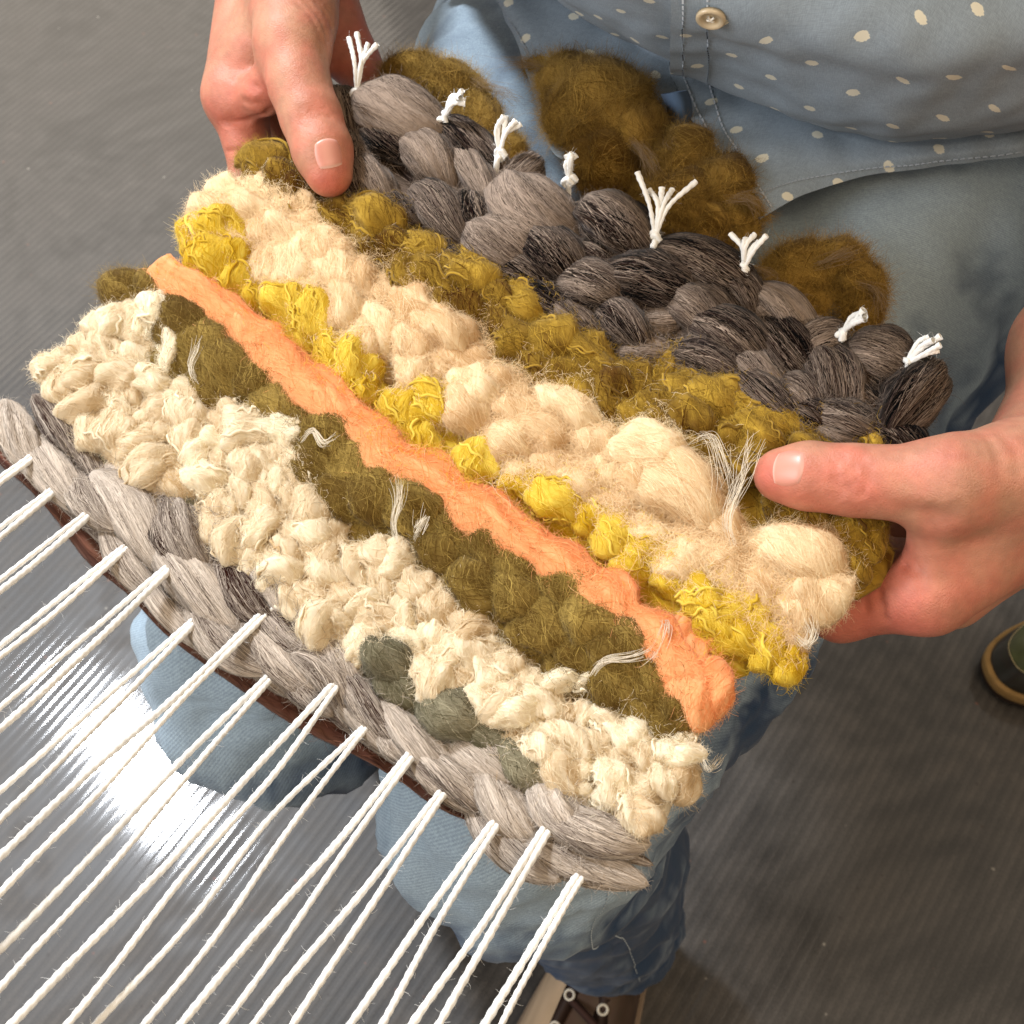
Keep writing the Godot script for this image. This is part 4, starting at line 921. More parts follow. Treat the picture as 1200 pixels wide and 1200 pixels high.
# a draped cloth through a net of points, with a thickness
func cloth(acc: Acc, net: Array, fine: int, thick: float, creases: float, face: Vector3, shift := Vector2.ZERO) -> Array:
	var rows := net.size()
	var cols: int = net[0].size()
	var nu := (rows - 1) * fine + 1
	var nv := (cols - 1) * fine + 1
	var down: Array = []
	for i in nu:
		var line := PackedVector3Array()
		for j in cols:
			var col := PackedVector3Array()
			for r in rows:
				col.append(net[r][j])
			line.append(spline(col, float(i) / (nu - 1)))
		down.append(line)
	var p := PackedVector3Array()
	for i in nu:
		for j in nv:
			var q := spline(down[i], float(j) / (nv - 1))
			p.append(q)
	var nrm := PackedVector3Array()
	for i in nu:
		for j in nv:
			var du := p[mini(i + 1, nu - 1) * nv + j] - p[maxi(i - 1, 0) * nv + j]
			var dv := p[i * nv + mini(j + 1, nv - 1)] - p[i * nv + maxi(j - 1, 0)]
			nrm.append(du.cross(dv).normalized())
	if nrm[(nu / 4) * nv + nv / 2].dot(face) < 0.0:
		for i in nrm.size():
			nrm[i] = -nrm[i]
	for i in p.size():
		var q := p[i]
		p[i] += nrm[i] * creases * (noise3(q.x * 700.0, q.y * 700.0, q.z * 700.0) + 0.4 * noise3(q.x * 2200.0, q.y * 2200.0, q.z * 2200.0))
	for layer in 2:
		var start := acc.v.size()
		var i0 := acc.ix.size()
		for i in nu:
			for j in nv:
				var q := p[i * nv + j] - nrm[i * nv + j] * (thick if layer else 0.0)
				acc.add(q, -nrm[i * nv + j] if layer else nrm[i * nv + j], Color.WHITE, Vector2.ZERO)
		for j in nv:
			var run := 0.0
			for i in range(nu - 1, -1, -1):
				if i < nu - 1:
					run += p[i * nv + j].distance_to(p[(i + 1) * nv + j])
				acc.uv[start + i * nv + j] = Vector2(p[i * nv + j].dot(Vector3(0.894, 0, 0.447)), run - p[(nu - 1) * nv + j].dot(Vector3(-0.447, 0, 0.894))) + shift
		acc.grid(start, nu, nv)
		acc.smooth(start, i0)
	var edge: Array = []
	for j in nv:
		edge.append(p[(nu - 1) * nv + j])
	# the cut edges
	for loop in [[0, nv, 1, nu - 1, 0], [0, nu, 0, 0, 0], [0, nu, 0, nv - 1, 0]]:
		var start := acc.v.size()
		for k in loop[1]:
			var id: int = loop[3] * nv + k if loop[2] else k * nv + loop[3]
			var out := (nrm[id].cross(p[mini(id + (1 if loop[2] else nv), p.size() - 1)] - p[id])).normalized()
			acc.add(p[id], out, Color.WHITE, acc.uv[0])
			acc.add(p[id] - nrm[id] * thick, out, Color.WHITE, acc.uv[0])
		acc.grid(start, loop[1], 2)
	return [p, nrm, nu, nv]


func stitches(parent: Node, pts: PackedVector3Array, nn: Vector3, col: Color, mat: Material, called := "stitching") -> void:
	var acc := Acc.new()
	var length := 0.0
	for i in 30:
		length += spline(pts, i / 30.0).distance_to(spline(pts, (i + 1) / 30.0))
	var count := int(length / 0.0032)
	for i in count:
		var t0 := (i + 0.12) / count
		var t1 := (i + 0.85) / count
		var a := spline(pts, t0)
		var b := spline(pts, t1)
		var side := (b - a).cross(nn).normalized() * 0.00035
		var start := acc.v.size()
		for k in 4:
			var q := a.lerp(b, k / 3.0) + nn * (0.0004 * sin(k / 3.0 * PI) + 0.0002)
			acc.add(q - side, nn, col, Vector2.ZERO)
			acc.add(q + side, nn, col, Vector2.ONE)
		acc.grid(start, 4, 2)
	var o := put(called, acc.mesh(mat), parent)
	o.set_meta("kind", "stuff")


# a low shoe on the floor: sections along its length, in its own axes (toe towards +z)
func shoe_half(z: float) -> float:
	return lerpf(0.034, 0.046, smoothstep(-0.10, 0.06, z))


func shoe_ring(a: float, grow: float) -> Vector2:
	var n := 2.0 / 2.5
	var z := 0.141 * signf(sin(a)) * pow(absf(sin(a)), n)
	return Vector2(shoe_half(z) * signf(cos(a)) * pow(absf(cos(a)), n), z) + Vector2(cos(a), sin(a)) * grow


func shoe_top(z: float) -> float:
	return lerp_list(PackedFloat32Array([0.070, 0.082, 0.084, 0.080, 0.066, 0.052, 0.042, 0.036, 0.030]), (z + 0.141) / 0.282)


func shoe_point(a: float, f: float) -> Vector3:
	var o := shoe_ring(a, 0.0)
	var c := pow(maxf(cos(f * PI * 0.5), 0.0), 0.55)
	var z := lerpf(o.y, o.y * 0.86, sin(f * PI * 0.5))
	return Vector3(o.x * c, 0.020 + shoe_top(z) * pow(sin(f * PI * 0.5), 0.9), z)


func shoe_upper(acc: Acc, top: Color) -> void:
	var start := acc.v.size()
	for i in 31:
		for j in 97:
			var a := TAU * j / 96.0
			var q := shoe_point(a, i / 30.0)
			q.y += 0.0012 * noise3(q.x * 1500.0, q.y * 1500.0, q.z * 1500.0) * minf(i / 8.0, 1.0)
			acc.add(q, Vector3(cos(a), 1.0, sin(a)), top * (1.0 + 0.25 * noise3(q.x * 3000.0, q.y * 3000.0, q.z * 3000.0)), Vector2.ZERO)
	var i0 := acc.ix.size()
	acc.grid(start, 31, 97)
	acc.smooth(start, i0)


func shoe_sole(acc: Acc, col: Color, grow: float, y0: float, y1: float) -> void:
	var start := acc.v.size()
	for layer in 8:
		var y: float = [y0, y0, y0 + 0.002, (y0 + y1) * 0.5, y1 - 0.002, y1 - 0.0005, y1, y1][layer]
		var inset: float = [-0.03, -0.002, 0.0, 0.0005, 0.0, -0.0006, -0.002, -0.03][layer]
		for j in 97:
			var a := TAU * j / 96.0
			var o := shoe_ring(a, grow + inset)
			acc.add(Vector3(o.x, y, o.y), Vector3(cos(a), 0, sin(a)) + Vector3.UP * (-2.0 if layer == 0 else 2.0 if layer == 7 else 0.0), col * (1.0 + 0.15 * noise3(a * 300.0, y * 9000.0, 3.0)), Vector2.ZERO)
	var i0 := acc.ix.size()
	acc.grid(start, 8, 97)
	acc.smooth(start, i0)


func ring(acc: Acc, centre: Vector3, nn: Vector3, big: float, small: float, col: Color) -> void:
	var a1 := nn.cross(Vector3.RIGHT if absf(nn.x) < 0.8 else Vector3.FORWARD).normalized()
	var a2 := nn.cross(a1)
	var start := acc.v.size()
	for i in 19:
		var a := i * TAU / 18.0
		var o := a1 * cos(a) + a2 * sin(a)
		for j in 9:
			var b := j * TAU / 8.0
			var q := o * cos(b) + nn * sin(b)
			acc.add(centre + o * big + q * small, q, col, Vector2.ZERO)
	acc.grid(start, 19, 9)


func strip(acc: Acc, c: PackedVector3Array, nn: Vector3, half: float, high: float, col: Color) -> void:
	var start := acc.v.size()
	var n := 25
	for i in n:
		var t := float(i) / (n - 1)
		var p := spline(c, t)
		var d := (spline(c, minf(t + 0.03, 1.0)) - spline(c, maxf(t - 0.03, 0.0))).normalized()
		var side := d.cross(nn).normalized()
		for j in 9:
			var a := j * TAU / 8.0
			var o := side * (cos(a) * half) + nn * (sin(a) * high)
			acc.add(p + o, o.normalized(), col, Vector2.ZERO)
	acc.grid(start, n, 9)


# ------------------------------------------------------------------ the scene
func _ready() -> void:
	rng.seed = 4711
	nz.noise_type = FastNoiseLite.TYPE_SIMPLEX_SMOOTH
	nz.seed = 12
	nz.frequency = 0.02
	nz.fractal_type = FastNoiseLite.FRACTAL_NONE

	# camera, surroundings and lamps
	var cam := Camera3D.new()
	cam.name = "camera"
	cam.fov = 43.0
	cam.near = 0.02
	cam.far = 40.0
	var optics := CameraAttributesPhysical.new()  # a phone lens: a short focal length, nearly everything sharp
	optics.frustum_focal_length = 30.463
	optics.frustum_focus_distance = 0.47
	optics.exposure_aperture = 18.0
	optics.frustum_near = 0.02
	optics.frustum_far = 40.0
	cam.attributes = optics
	cam.position = Vector3(0, 1.08, 0)
	cam.rotation_degrees = Vector3(-57, 0, 0)
	add_child(cam)
	var env := Environment.new()
	env.background_mode = Environment.BG_COLOR
	env.background_color = Color(0.62, 0.58, 0.53)
	env.background_energy_multiplier = 1.0
	env.tonemap_mode = Environment.TONE_MAPPER_LINEAR
	env.tonemap_exposure = 1.32
	env.sdfgi_enabled = true
	env.ssao_enabled = true
	env.ssil_enabled = true
	var we := WorldEnvironment.new()
	we.name = "surroundings"
	we.environment = env
	add_child(we)
	lamp("window_light", Vector3(-1.0, 2.2, -1.32), Vector3(-0.33, 0.0, -0.434), Vector2(0.15, 0.40), 5.0, Color(0.95, 0.97, 1.0))
	lamp("door_light", Vector3(-1.5, 1.5, 0.2), Vector3(-0.1, 0.6, -0.3), Vector2(1.0, 1.0), 1.9, Color(0.97, 0.98, 1.0))
	lamp("far_window_light", Vector3(-1.33, 1.7, -3.33), Vector3(-0.5, 0.0, -1.3), Vector2(2.0, 1.4), 1.3, Color(1.0, 0.95, 0.88))
	lamp("room_light", Vector3(0.5, 2.3, 0.5), Vector3(0.0, 0.6, -0.4), Vector2(1.2, 1.2), 1.3, Color(1.0, 0.88, 0.72))

	build_floor()
	var person := build_person()
	build_weaving()
	build_clumps()
	build_bystander_shoe()


func lamp(called: String, at: Vector3, towards: Vector3, size: Vector2, energy: float, col: Color) -> void:
	var l := AreaLight3D.new()
	l.name = called
	l.area_size = size
	l.light_energy = energy
	l.light_color = col
	l.shadow_enabled = true
	l.area_range = 12.0
	l.area_attenuation = 2.0
	l.transform = Transform3D(Basis.looking_at((towards - at).normalized(), Vector3.UP if absf((towards - at).normalized().y) < 0.95 else Vector3.FORWARD), at)
	add_child(l)


func build_floor() -> void:
	var acc := Acc.new()
	var along := Vector3(0.549, 0, -0.836).normalized()
	var across := Vector3(0.836, 0, 0.549).normalized()
	var pitch := 0.0086
	var n := 470
	var shape := [[0.0, 0.0], [0.42, 0.0], [0.46, 0.00003], [0.60, 0.00006], [0.78, 0.00006], [0.92, 0.00003], [0.99, 0.0]]
	var centre := Vector3(0.1, 0, -0.7)
	var long := 9
	var cols := n * shape.size()
	for i in cols:
		var rib: Array = shape[i % shape.size()]
		var off: float = (i / shape.size() + rib[0] - n * 0.5) * pitch
		for j in long:
			var run := (j - (long - 1) * 0.5) * 0.5
			var p := centre + across * (off + 0.0012 * noise3(off * 300.0, run * 20.0, 0.0)) + along * run
			p.y = rib[1]
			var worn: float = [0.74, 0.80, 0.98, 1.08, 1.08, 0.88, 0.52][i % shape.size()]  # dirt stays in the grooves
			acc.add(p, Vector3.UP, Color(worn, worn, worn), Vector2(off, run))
	acc.grid(0, cols, long)
	acc.smooth(0, 0)
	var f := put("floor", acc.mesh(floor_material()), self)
	f.set_meta("kind", "structure")
	f.set_meta("label", "worn grey floor with fine raised ribs")


func build_person() -> Node3D:
	var person := base("person", self, Vector3(0.05, 0, -0.45))
	tag(person, "seated person in dotted chambray shirt and faded jeans holding a wool weaving", "person")
	var home := Node3D.new()
	var shift: Vector3 = -person.position
	var denim := denim_material()
	var dotted := shirt_material()
	var skin := skin_material()
	var nail := plain(0.38)
	nail.metallic_specular = 0.5

	# the body: one surface from the fingertips up to the shoulders
	var acc := Acc.new()
	var skin_c := srgb(176, 122, 98)
	var red_c := srgb(188, 98, 82)
	body_mesh(acc, HAND_A, GROOVE_A, BLUSH_A, 0.0014, 0.007, skin_c, red_c)
	body_mesh(acc, HAND_B, GROOVE_B, BLUSH_B, 0.0014, 0.007, skin_c, red_c)
	body_mesh(acc, TRUNK, [], [], 0.012, 0.03, skin_c, red_c)
	var body := put("body", acc.mesh(skin), person, shift)
	fingernail(body, HAND_A, Vector3(0.0991, 0.7034, -0.2599), Vector3(-0.9197, -0.2683, -0.2867), Vector3(-0.3559, 0.8781, 0.3198), 0.0125, 0.0145, nail)
	fingernail(body, HAND_B, Vector3(-0.0765, 0.7057, -0.4136), Vector3(0.3175, -0.27, 0.909), Vector3(0.172, 0.9591, 0.2248), 0.012, 0.0125, nail)

	# jeans
	acc = Acc.new()
	leg(acc, PackedVector3Array([Vector3(0.2588, 0.578, -0.5896), Vector3(0.225, 0.578, -0.54), Vector3(0.1536, 0.5688, -0.4351), Vector3(0.0799, 0.5622, -0.3269), Vector3(0.0507, 0.556, -0.284), Vector3(0.0254, 0.554, -0.2468), Vector3(0.0096, 0.528, -0.2237), Vector3(0.0062, 0.48, -0.2187), Vector3(0.0326, 0.379, -0.241), Vector3(0.0561, 0.2125, -0.2595), Vector3(0.072, 0.1, -0.272)]), PackedFloat32Array([0.098, 0.094, 0.088, 0.082, 0.078, 0.073, 0.070, 0.066, 0.061, 0.056, 0.053]), [[0.60, 1.0, 0.03, 0.012, -0.004, 0.5], [0.66, 0.4, -0.05, 0.010, -0.005, 0.7], [0.30, 1.2, 0.06, 0.012, -0.005, 0.6], [0.24, 0.9, 0.05, 0.010, -0.004, 0.6], [0.36, 0.8, 0.05, 0.012, -0.004, 0.5], [0.72, 1.2, 0.05, 0.012, -0.004, 0.9]], 10.0)
	var outer := along_leg(acc, 2.75, 0.30, 0.97, 0.0004)
	var beside := along_leg(acc, 2.62, 0.30, 0.97, 0.0005)
	leg(acc, PackedVector3Array([Vector3(0.0707, 0.575, -0.6842), Vector3(0.045, 0.575, -0.63), Vector3(-0.0071, 0.5667, -0.5201), Vector3(-0.0609, 0.5613, -0.4069), Vector3(-0.0808, 0.556, -0.3648), Vector3(-0.1001, 0.554, -0.3241), Vector3(-0.1121, 0.528, -0.2988), Vector3(-0.1147, 0.48, -0.2934), Vector3(-0.1138, 0.3828, -0.3741), Vector3(-0.1145, 0.22, -0.4492), Vector3(-0.115, 0.11, -0.5)]), PackedFloat32Array([0.098, 0.094, 0.088, 0.082, 0.078, 0.073, 0.070, 0.066, 0.061, 0.056, 0.053]), [[0.56, 2.9, 0.3, 0.014, -0.007, 0.35], [0.60, 0.6, -0.05, 0.010, -0.006, 0.4], [0.30, 2.0, 0.06, 0.012, -0.005, 0.6], [0.68, 1.0, 0.05, 0.012, -0.004, 0.9]], 300.0)
	ring_tube(acc, PackedVector3Array([Vector3(0.16, 0.48, -0.63), Vector3(0.155, 0.56, -0.62), Vector3(0.155, 0.645, -0.62)]), PackedFloat32Array([0.15, 0.18, 0.165]), PackedFloat32Array([0.11, 0.13, 0.115]), Vector3(0.894, 0, 0.447), 14, 60, srgb(52, 74, 108), 0.004)
	var jeans := put("jeans", acc.mesh(denim), person, shift)
	var thread := plain(0.8)
	stitches(jeans, beside, Vector3(0.75, 0.45, 0.45).normalized(), srgb(150, 160, 168), thread)
	acc = Acc.new()
	strip(acc, PackedVector3Array([Vector3(0.0715, 0.7, -0.4676), Vector3(0.075, 0.69, -0.4701), Vector3(0.0779, 0.672, -0.477), Vector3(0.0792, 0.66, -0.478)]), Vector3(-0.3, 0.5, 0.8).normalized(), 0.006, 0.002, srgb(90, 112, 136))
	put("belt_loop", acc.mesh(denim), jeans)

	# shirt: body, two front panels that fall into the lap, sleeves
	acc = Acc.new()
	ring_tube(acc, PackedVector3Array([Vector3(0.165, 0.66, -0.645), Vector3(0.155, 0.78, -0.625), Vector3(0.14, 0.92, -0.60), Vector3(0.13, 1.03, -0.58), Vector3(0.13, 1.10, -0.59)]), PackedFloat32Array([0.165, 0.17, 0.185, 0.18, 0.08]), PackedFloat32Array([0.10, 0.105, 0.105, 0.09, 0.06]), Vector3(0.894, 0, 0.447), 24, 60, Color.WHITE, 0.006)
	for sl in SLEEVES:
		ring_tube(acc, PackedVector3Array(sl), PackedFloat32Array([0.07, 0.062, 0.056, 0.056]), PackedFloat32Array([0.07, 0.062, 0.056, 0.056]), Vector3(0.2, 0.1, 0.9), 20, 40, Color.WHITE, 0.006)
	var shirt := put("shirt", acc.mesh(dotted), person, shift)
	var button_at := Vector3.ZERO
	var button_n := Vector3.UP
	for side in 2:
		acc = Acc.new()
		var made := cloth(acc, [PANEL_L, PANEL_R][side], 14, 0.0011, 0.0026, Vector3(-0.3, 0.6, 0.7), [Vector2(0.006, 0.011), Vector2(0.020, 0.004)][side])
		put("shirt_front", acc.mesh(dotted), shirt)
		if side == 0:
			button_at = made[0][31 * made[3] + 10]
			button_n = made[1][31 * made[3] + 10]
		var hem := PackedVector3Array()
		var p: PackedVector3Array = made[0]
		var nn: PackedVector3Array = made[1]
		for j in range(0, made[3], 6):
			hem.append(p[(made[2] - 7) * made[3] + j] + nn[(made[2] - 7) * made[3] + j] * 0.0003)
		stitches(shirt, hem, Vector3(-0.2, 0.9, 0.3).normalized(), srgb(150, 158, 166), thread)
		if side == 0:
			for col in [3, 9]:
				var edge := PackedVector3Array()
				for i in range(made[2] / 6, made[2], 4):
					edge.append(p[i * made[3] + col] + nn[i * made[3] + col] * 0.0004)
				stitches(shirt, edge, Vector3(-0.2, 0.8, 0.5).normalized(), srgb(168, 176, 184), thread)
	# shirt button
	acc = Acc.new()
	var bn := button_n.normalized()
	var bc := button_at + bn * 0.0008
	var b1 := bn.cross(Vector3.RIGHT).normalized()
	var b2 := bn.cross(b1)
	for prof in [[0.0, 0.0006], [0.0030, 0.0006], [0.0036, 0.0016], [0.0048, 0.0020], [0.0056, 0.0014], [0.0057, 0.0], [0.0, -0.0004]]:
		for j in 33:
			var a := j * TAU / 32.0
			acc.add(bc + (b1 * cos(a) + b2 * sin(a)) * prof[0] + bn * prof[1], bn + (b1 * cos(a) + b2 * sin(a)) * 0.01, srgb(196, 180, 150) * (1.0 + 0.12 * sin(a * 2.0)), Vector2.ZERO)
	acc.grid(0, 7, 33)
	acc.smooth(0, 0)
	var button_mat := plain(0.3)
	button_mat.metallic_specular = 0.6
	var button := put("shirt_button", acc.mesh(button_mat), shirt)
	acc = Acc.new()
	strip(acc, PackedVector3Array([bc + b1 * 0.0012 + b2 * 0.0012 + bn * 0.001, bc + bn * 0.0016, bc - b1 * 0.0012 - b2 * 0.0012 + bn * 0.001]), bn, 0.0006, 0.0004, srgb(230, 226, 214))
	strip(acc, PackedVector3Array([bc + b1 * 0.0012 - b2 * 0.0012 + bn * 0.001, bc + bn * 0.0016, bc - b1 * 0.0012 + b2 * 0.0012 + bn * 0.001]), bn, 0.0006, 0.0004, srgb(230, 226, 214))
	put("button_thread", acc.mesh(thread), shirt)

	# sneakers
	for k in 2:
		var spot: Vector3 = [Vector3(0.045, 0, -0.195), Vector3(-0.165, 0, -0.555)][k]
		var heading: Vector3 = [Vector3(-0.4, 0, 0.92), Vector3(-0.45, 0, 0.89)][k]
		var shoe := base("sneaker", person, spot + shift)
		shoe.rotation.y = atan2(heading.x, heading.z)
		acc = Acc.new()
		shoe_upper(acc, srgb(72, 58, 48))
		put("shoe_upper", acc.mesh(plain(0.85)), shoe)
		acc = Acc.new()
		for i in 21:
			for j in 21:
				var q := shoe_point(PI * lerpf(0.40, 1.22, i / 20.0), lerpf(0.10, 0.86, j / 20.0))
				acc.add(q + Vector3(-0.0012, 0.0014, 0), Vector3(-0.5, 1, 0), srgb(160, 140, 116) * (1.0 + 0.2 * noise3(q.x * 4000.0, q.y * 4000.0, q.z * 4000.0)), Vector2.ZERO)
		acc.grid(0, 21, 21)
		acc.smooth(0, 0)
		put("side_panel", acc.mesh(plain(0.85)), shoe)
		acc = Acc.new()
		shoe_sole(acc, srgb(120, 104, 88), 0.004, 0.0016, 0.024)
		put("sole", acc.mesh(plain(0.7)), shoe)
		for s in [-1.0, 1.0]:
			acc = Acc.new()
			strip(acc, PackedVector3Array([Vector3(s * 0.012, shoe_top(-0.03) + 0.018, -0.03), Vector3(s * 0.016, shoe_top(0.0) + 0.018, 0.0), Vector3(s * 0.018, shoe_top(0.03) + 0.018, 0.03), Vector3(s * 0.022, shoe_top(0.06) + 0.016, 0.06)]), Vector3(s * 0.3, 1, 0.3).normalized(), 0.006, 0.002, srgb(44, 32, 26))
			put("trim_band", acc.mesh(plain(0.6)), shoe)
			for e in 4:
				acc = Acc.new()
				ring(acc, Vector3(s * (0.013 + 0.0018 * e), shoe_top(-0.022 + 0.023 * e) + 0.0205, -0.022 + 0.023 * e), Vector3(s * 0.3, 1, 0.35).normalized(), 0.0035, 0.0011, srgb(190, 184, 170))
				put("eyelet", acc.mesh(plain(0.3)), shoe)
		for e in 4:
			acc = Acc.new()
			var y := shoe_top(-0.02 + 0.023 * e) + 0.022
			var z := -0.02 + 0.023 * e
			strip(acc, PackedVector3Array([Vector3(-0.012 - 0.0025 * e, y - 0.002, z), Vector3(0, y + 0.004, z + 0.006), Vector3(0.012 + 0.0025 * e, y - 0.002, z + 0.010)]), Vector3(0, 1, 0.3).normalized(), 0.003, 0.0012, srgb(58, 42, 34))
			put("lace", acc.mesh(plain(0.9)), shoe)
	return person


func build_weaving() -> void:
	var w := base("wool_weaving", self, Vector3(-0.0209, 0.6801, -0.3023))
	w.basis = Basis(Vector3(0.7886, 0.0023, 0.6148), Vector3(-0.1313, 0.9776, 0.1647), Vector3(-0.6007, -0.2106, 0.7713)).orthonormalized()
	tag(w, "woven wool hanging with cream, orange, yellow and brown bands and loose white cords", "weaving")
	tall.resize(HW * HD)
	tall.fill(-0.02)
	var wool := wool_material(0.5)
	var soft := wool_material(0.85)
	# rows from the finished far edge to the working edge
	var charcoal_roving_row := row("charcoal_roving_row", w, "roving_loop", "charcoal", wool, DARK, [-140, -92, -60, -86, 0, -80, 60, -84, 100, -88, 138, -84], 0.022, 0.15)
	var bronze_fleece_row := row("bronze_fleece_row", w, "fleece_tuft", "bronze", wool, BRONZE, [-152, -58, -90, -52, -20, -46, 40, -40, 100, -40, 166, -36], 0.018, 0.2)
	var cream_puff_row := row("cream_puff_row", w, "wool_puff", "puff", soft, PUFF, [-150, -28, -90, -22, -20, -16, 40, -10, 100, -6, 150, -10], 0.020, 0.4)
	var yellow_lock_row := row("yellow_lock_row", w, "curly_lock", "yellow", soft, YELLOW, [-150, -4, -90, 4, -20, 10, 40, 10, 100, 12, 145, 20], 0.008, 0.3)
	var olive_fleece_row := row("olive_fleece_row", w, "fleece_tuft", "olive", wool, OLIVE, [-152, 30, -90, 40, -20, 48, 40, 52, 100, 52, 140, 50], 0.016, 0.3, 0.0025)
	var cream_fleece_row := row("cream_fleece_row", w, "fleece_lock", "cream", soft, CREAM, [-152, 66, -90, 74, -20, 78, 40, 80, 100, 78, 150, 76], 0.022, 0.55)
	row("sage_roving_row", w, "roving_tuft", "sage", wool, SAGE, [-140, 86, -80, 92, 0, 96, 60, 94, 110, 90], 0.008, 0.4)
	var grey_roving_row := row("grey_roving_row", w, "roving_strand", "grey", wool, GREY, [-152, 100, -90, 106, 0, 108, 60, 106, 146, 104], 0.012, 0.3)
	var under := row_core("brown_roving_row", w, UNDER, 0.0055, 0.004, -0.012, "brown", wool, 0.3, 0.3)
	# pointed locks that stick out of the cream row
	var cream_row: Node3D = w.get_node("cream_fleece_row")
	for e in range(0, TIPS.size(), 6):
		tuft("lock_tip", cream_row, "cream", soft, TIPS.slice(e, e + 6), 0.004, 0.75)
	# the orange roving: one long twisted rope of wool with a knotted end
	var k := wool_kind("orange")
	var c := PackedVector3Array()
	for i in range(0, ORANGE.size(), 2):
		c.append(Vector3(ORANGE[i] * 0.001, 0.0032, ORANGE[i + 1] * 0.001))
	var acc := Acc.new()
	var s := wool_surf(c, Vector3.UP, 0.0098, 0.0074, 0.07, 0.17, 1.6, 0.07, 9.0, 190, 32)
	for i in s.nt:  # it swells and pinches between the warp cords
		var t := float(i) / (s.nt - 1)
		var q := spline(c, t)
		var swell := 1.0 + 0.30 * noise3(t * 700.0, 3.0, 1.0) + 0.05 * noise3(t * 2000.0, 8.0, 1.0)
		var sway := Vector3(0, 0, 0.0028) * noise3(t * 520.0, 70.0, 1.0)
		for j in s.na:
			s.p[i * s.na + j] = q + sway + (s.p[i * s.na + j] - q) * swell
	for q in s.p:
		raise(q)
	k.flen = 0.05
	dress(acc, s, k, 0.55, s.span * 0.018, 5.0)
	var rope := put("orange_roving", acc.mesh(soft), w)
	for e in [[126, 34, 24, 15, 50, 6], [135, 39, 22, 15, 40, 5], [127, 24, 14, 8, -70, 5], [119, 23, 13, 8, 70, 6], [139, 33, 19, 13, 60, 5], [113, 34, 28, 8, 25, 7], [99, 30, 26, 9, 12, 7], [84, 25, 24, 8, 8, 4], [-96, 20, 26, 12, 12, 6], [-40, 22, 30, 12, 5, 6]]:
		tuft("roving_knot", rope, "orange", soft, e, 0.0035)
	tuft("stray_tuft", rope, "charcoal", wool, [42, 34, 20, 5, 3, 3], 0.003)
	tuft("stray_tuft", rope, "puff", wool, [45, 37, 22, 6, 6, 4], 0.0025)
	settle()
	nap_over(charcoal_roving_row, "charcoal", wool, DARK, 110, 0.012)
	nap_over(bronze_fleece_row, "bronze", wool, BRONZE, 130, 0.009)
	nap_over(cream_puff_row, "puff", soft, PUFF, 300, 0.015)
	nap_over(yellow_lock_row, "yellow", soft, YELLOW, 150, 0.008)
	var along_rope := []
	for q in range(0, ORANGE.size(), 2):
		along_rope.append_array([ORANGE[q], ORANGE[q + 1], 22, 8, 10, 6, ORANGE[q] + 6, ORANGE[q + 1] + 1, 22, 8, 10, 7])
	nap_over(rope, "orange", soft, along_rope, 60, 0.012)
	nap_over(olive_fleece_row, "olive", wool, OLIVE, 45, 0.009)
	nap_over(cream_fleece_row, "cream", soft, CREAM, 70, 0.008)
	nap_over(grey_roving_row, "grey", wool, GREY, 50, 0.014)
	# wisps
	var pale := srgb(226, 214, 190)
	for q in WISPS:
		var line := PackedVector3Array()
		for i in range(2, q.size(), 3):
			line.append(Vector3(q[i], q[i + 1], q[i + 2]) * 0.001)
		wisp("wool_wisp", w, line, q[0], q[1] * 0.0001, pale, soft)
	# warp cords in pairs, drawn towards the loom
	var cotton := plain(0.95)
	cotton.backlight_enabled = true
	cotton.backlight = Color(0.15, 0.15, 0.15)
	var pull := Vector3(0.154, 0.49, 0.858).normalized()
	var white := srgb(236, 235, 230)
	for e in range(0, CORDS.size(), 3):
		for m in [-1.0, 1.0]:
			acc = Acc.new()
			var p0 := Vector3(CORDS[e] * 0.001, 0.002, CORDS[e + 1] * 0.001)
			var sag := rng.randf_range(-0.001, 0.006)
			var gap: float = CORDS[e + 2] * 0.000018
			var line := PackedVector3Array()
			line.append(p0 + Vector3(m * 0.0008, -0.004, -0.012))
			line.append(p0 + Vector3(m * 0.0009, 0.0, 0.0))
			for q in range(1, 7):
				var f := q / 6.0
				line.append(p0 + pull * (0.26 * f) + Vector3(m * (0.001 + gap * f) + rng.randfn() * 0.0007, rng.randfn() * 0.0006, 0) + Vector3.DOWN * sag * f * (1.0 - f))
			cord(acc, line, 0.00120 * rng.randf_range(0.88, 1.14), 0.0034 * rng.randf_range(0.85, 1.25), white * rng.randf_range(0.86, 1.02))
			put("warp_cord", acc.mesh(cotton), w)
	# knotted cord ends along the finished edge
	for e in range(0, TASSELS.size(), 5):
		var foot := Vector3(TASSELS[e] * 0.001, 0.007, TASSELS[e + 1] * 0.001)
		var dir := Vector3(TASSELS[e + 2] * 0.001, 0.0, TASSELS[e + 3] * 0.001)
		acc = Acc.new()
		var side := Vector3(dir.z, 0, -dir.x).normalized()
		for q in 3:
			var off := Vector3(rng.randfn(), rng.randfn(), rng.randfn()) * 0.0006
			cord(acc, PackedVector3Array([foot + off - side * 0.002, foot + off + Vector3.UP * 0.0022 + dir * 0.05, foot + off + side * 0.002, foot + off - Vector3.UP * 0.0015 - dir * 0.05, foot + off - side * 0.0018]), 0.0011, 0.003, white)
		cord(acc, PackedVector3Array([foot - dir * 0.5 - Vector3.UP * 0.006, foot - dir * 0.25, foot]), 0.0013, 0.003, white)
		var knot := put("warp_tassel", acc.mesh(cotton), w)
		var ends := 5 if TASSELS[e + 4] < 5 else 6
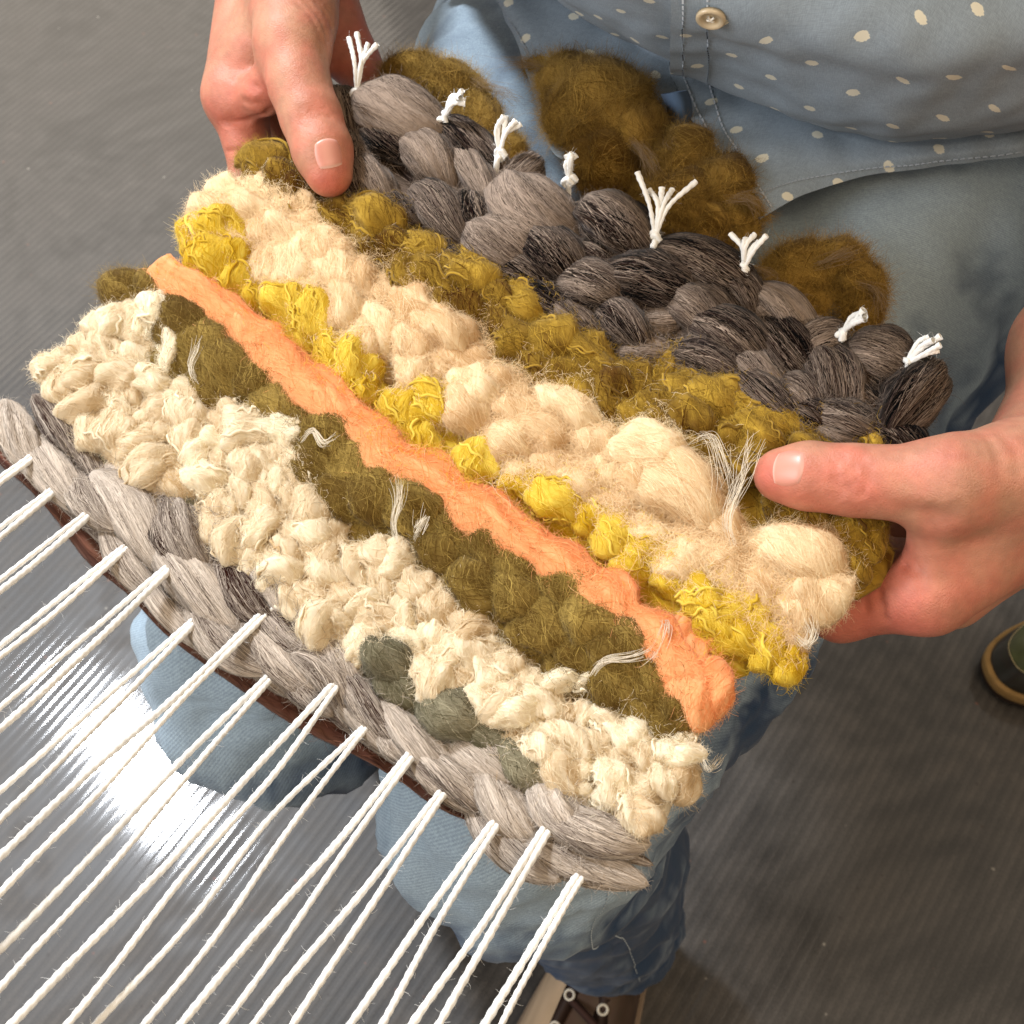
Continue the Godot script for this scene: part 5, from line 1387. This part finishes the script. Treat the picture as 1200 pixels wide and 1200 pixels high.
		for q in ends:
			acc = Acc.new()
			var f := (q - (ends - 1) * 0.5) / ends
			var fan: float = TASSELS[e + 4] * 0.22
			if ends == 6:
				fan = 0.25
			var tip := foot + side * (rng.randfn() * 0.0018) + dir * rng.randf_range(0.8, 1.12) + side * (f * dir.length() * fan * 2.0) + Vector3.UP * (0.008 + rng.randf() * 0.006)
			var half := foot + dir * 0.5 + side * (f * dir.length() * fan * 0.75 + rng.randfn() * 0.0012) + Vector3.UP * (0.007 + rng.randf() * 0.003)
			cord(acc, PackedVector3Array([foot + Vector3.UP * 0.001, half, tip]), 0.00085, 0.0030, white, 0.5)
			put("cord_end", acc.mesh(cotton), knot)


func build_clumps() -> void:
	var mat := wool_material(0.4)
	for e in CLUMPS.size():
		var lumps: Array = CLUMPS[e][1]
		var at: Vector3 = CLUMPS[e][0]
		var acc := Acc.new()
		for b in lumps:
			var k := wool_kind("fleece")
			var a := Vector3(b[0], b[1], b[2]) * 0.001 - at
			var z := Vector3(b[3], b[4], b[5]) * 0.001 - at
			var r: float = b[6] * 0.001
			var c := PackedVector3Array([a + (a - z).normalized() * r * 0.7, a, (a + z) * 0.5 + Vector3.UP * r * 0.15, z, z + (z - a).normalized() * r * 0.7])
			var s := wool_surf(c, Vector3.UP, r, r * 0.8, 0.42, 0.14, 1.0, 0.22, 1.5, 30, 30)
			dress(acc, s, k, b[7] / 9.0, s.span * r * 2.0, s.span * r * 2.0 / 0.0016)
		var o := put("fleece_clump", acc.mesh(mat), self, at)
		for q in CLUMPS[e][3]:
			var line := PackedVector3Array()
			for i in range(0, q.size(), 3):
				line.append(Vector3(q[i], q[i + 1], q[i + 2]) * 0.001 - at)
			wisp("wool_wisp", o, line, 70, 0.0022, srgb(128, 96, 40), mat, 0.00007)
		tag(o, CLUMPS[e][2], "fleece", "brown fleece clumps along the far edge of the weaving")


func build_bystander_shoe() -> void:
	var shoe := base("leather_shoe", self, Vector3(0.5702, 0.005, -0.5402))
	var heading: Vector3 = Vector3(-0.9854, 0, 0.1701)
	shoe.rotation.y = atan2(heading.x, heading.z)
	tag(shoe, "dark green leather shoe with tan welt standing on the floor at the right edge", "shoe")
	var acc := Acc.new()
	shoe_upper(acc, srgb(34, 31, 24))
	var leather := plain(0.35)
	leather.metallic_specular = 0.5
	put("shoe_upper", acc.mesh(leather), shoe)
	acc = Acc.new()
	shoe_sole(acc, srgb(138, 110, 68), 0.0045, 0.008, 0.0205)
	put("welt", acc.mesh(plain(0.6)), shoe)
	acc = Acc.new()
	shoe_sole(acc, srgb(40, 32, 24), 0.004, 0.0014, 0.0078)
	put("sole", acc.mesh(plain(0.8)), shoe)
	# the green vamp with a line of stitches round it
	acc = Acc.new()
	var nv := 21
	var rim := PackedVector3Array()
	for i in nv:
		for j in nv:
			var a := PI * lerpf(0.06, 0.94, float(j) / (nv - 1))
			var f := lerpf(0.40, 0.98, float(i) / (nv - 1))
			var q := shoe_point(a, f) + Vector3(0, 0.0012, 0.0004)
			acc.add(q, Vector3.UP, srgb(70, 76, 44) * (1.0 + 0.3 * noise3(q.x * 4000.0, q.y * 4000.0, q.z * 4000.0)), Vector2.ZERO)
			if i == 0:
				rim.append(q + Vector3(0, 0.0008, 0.0010))
	acc.grid(0, nv, nv)
	acc.smooth(0, 0)
	put("vamp", acc.mesh(leather), shoe)
	stitches(shoe, rim, Vector3(0, 0.9, 0.4).normalized(), srgb(186, 172, 130), plain(0.7))
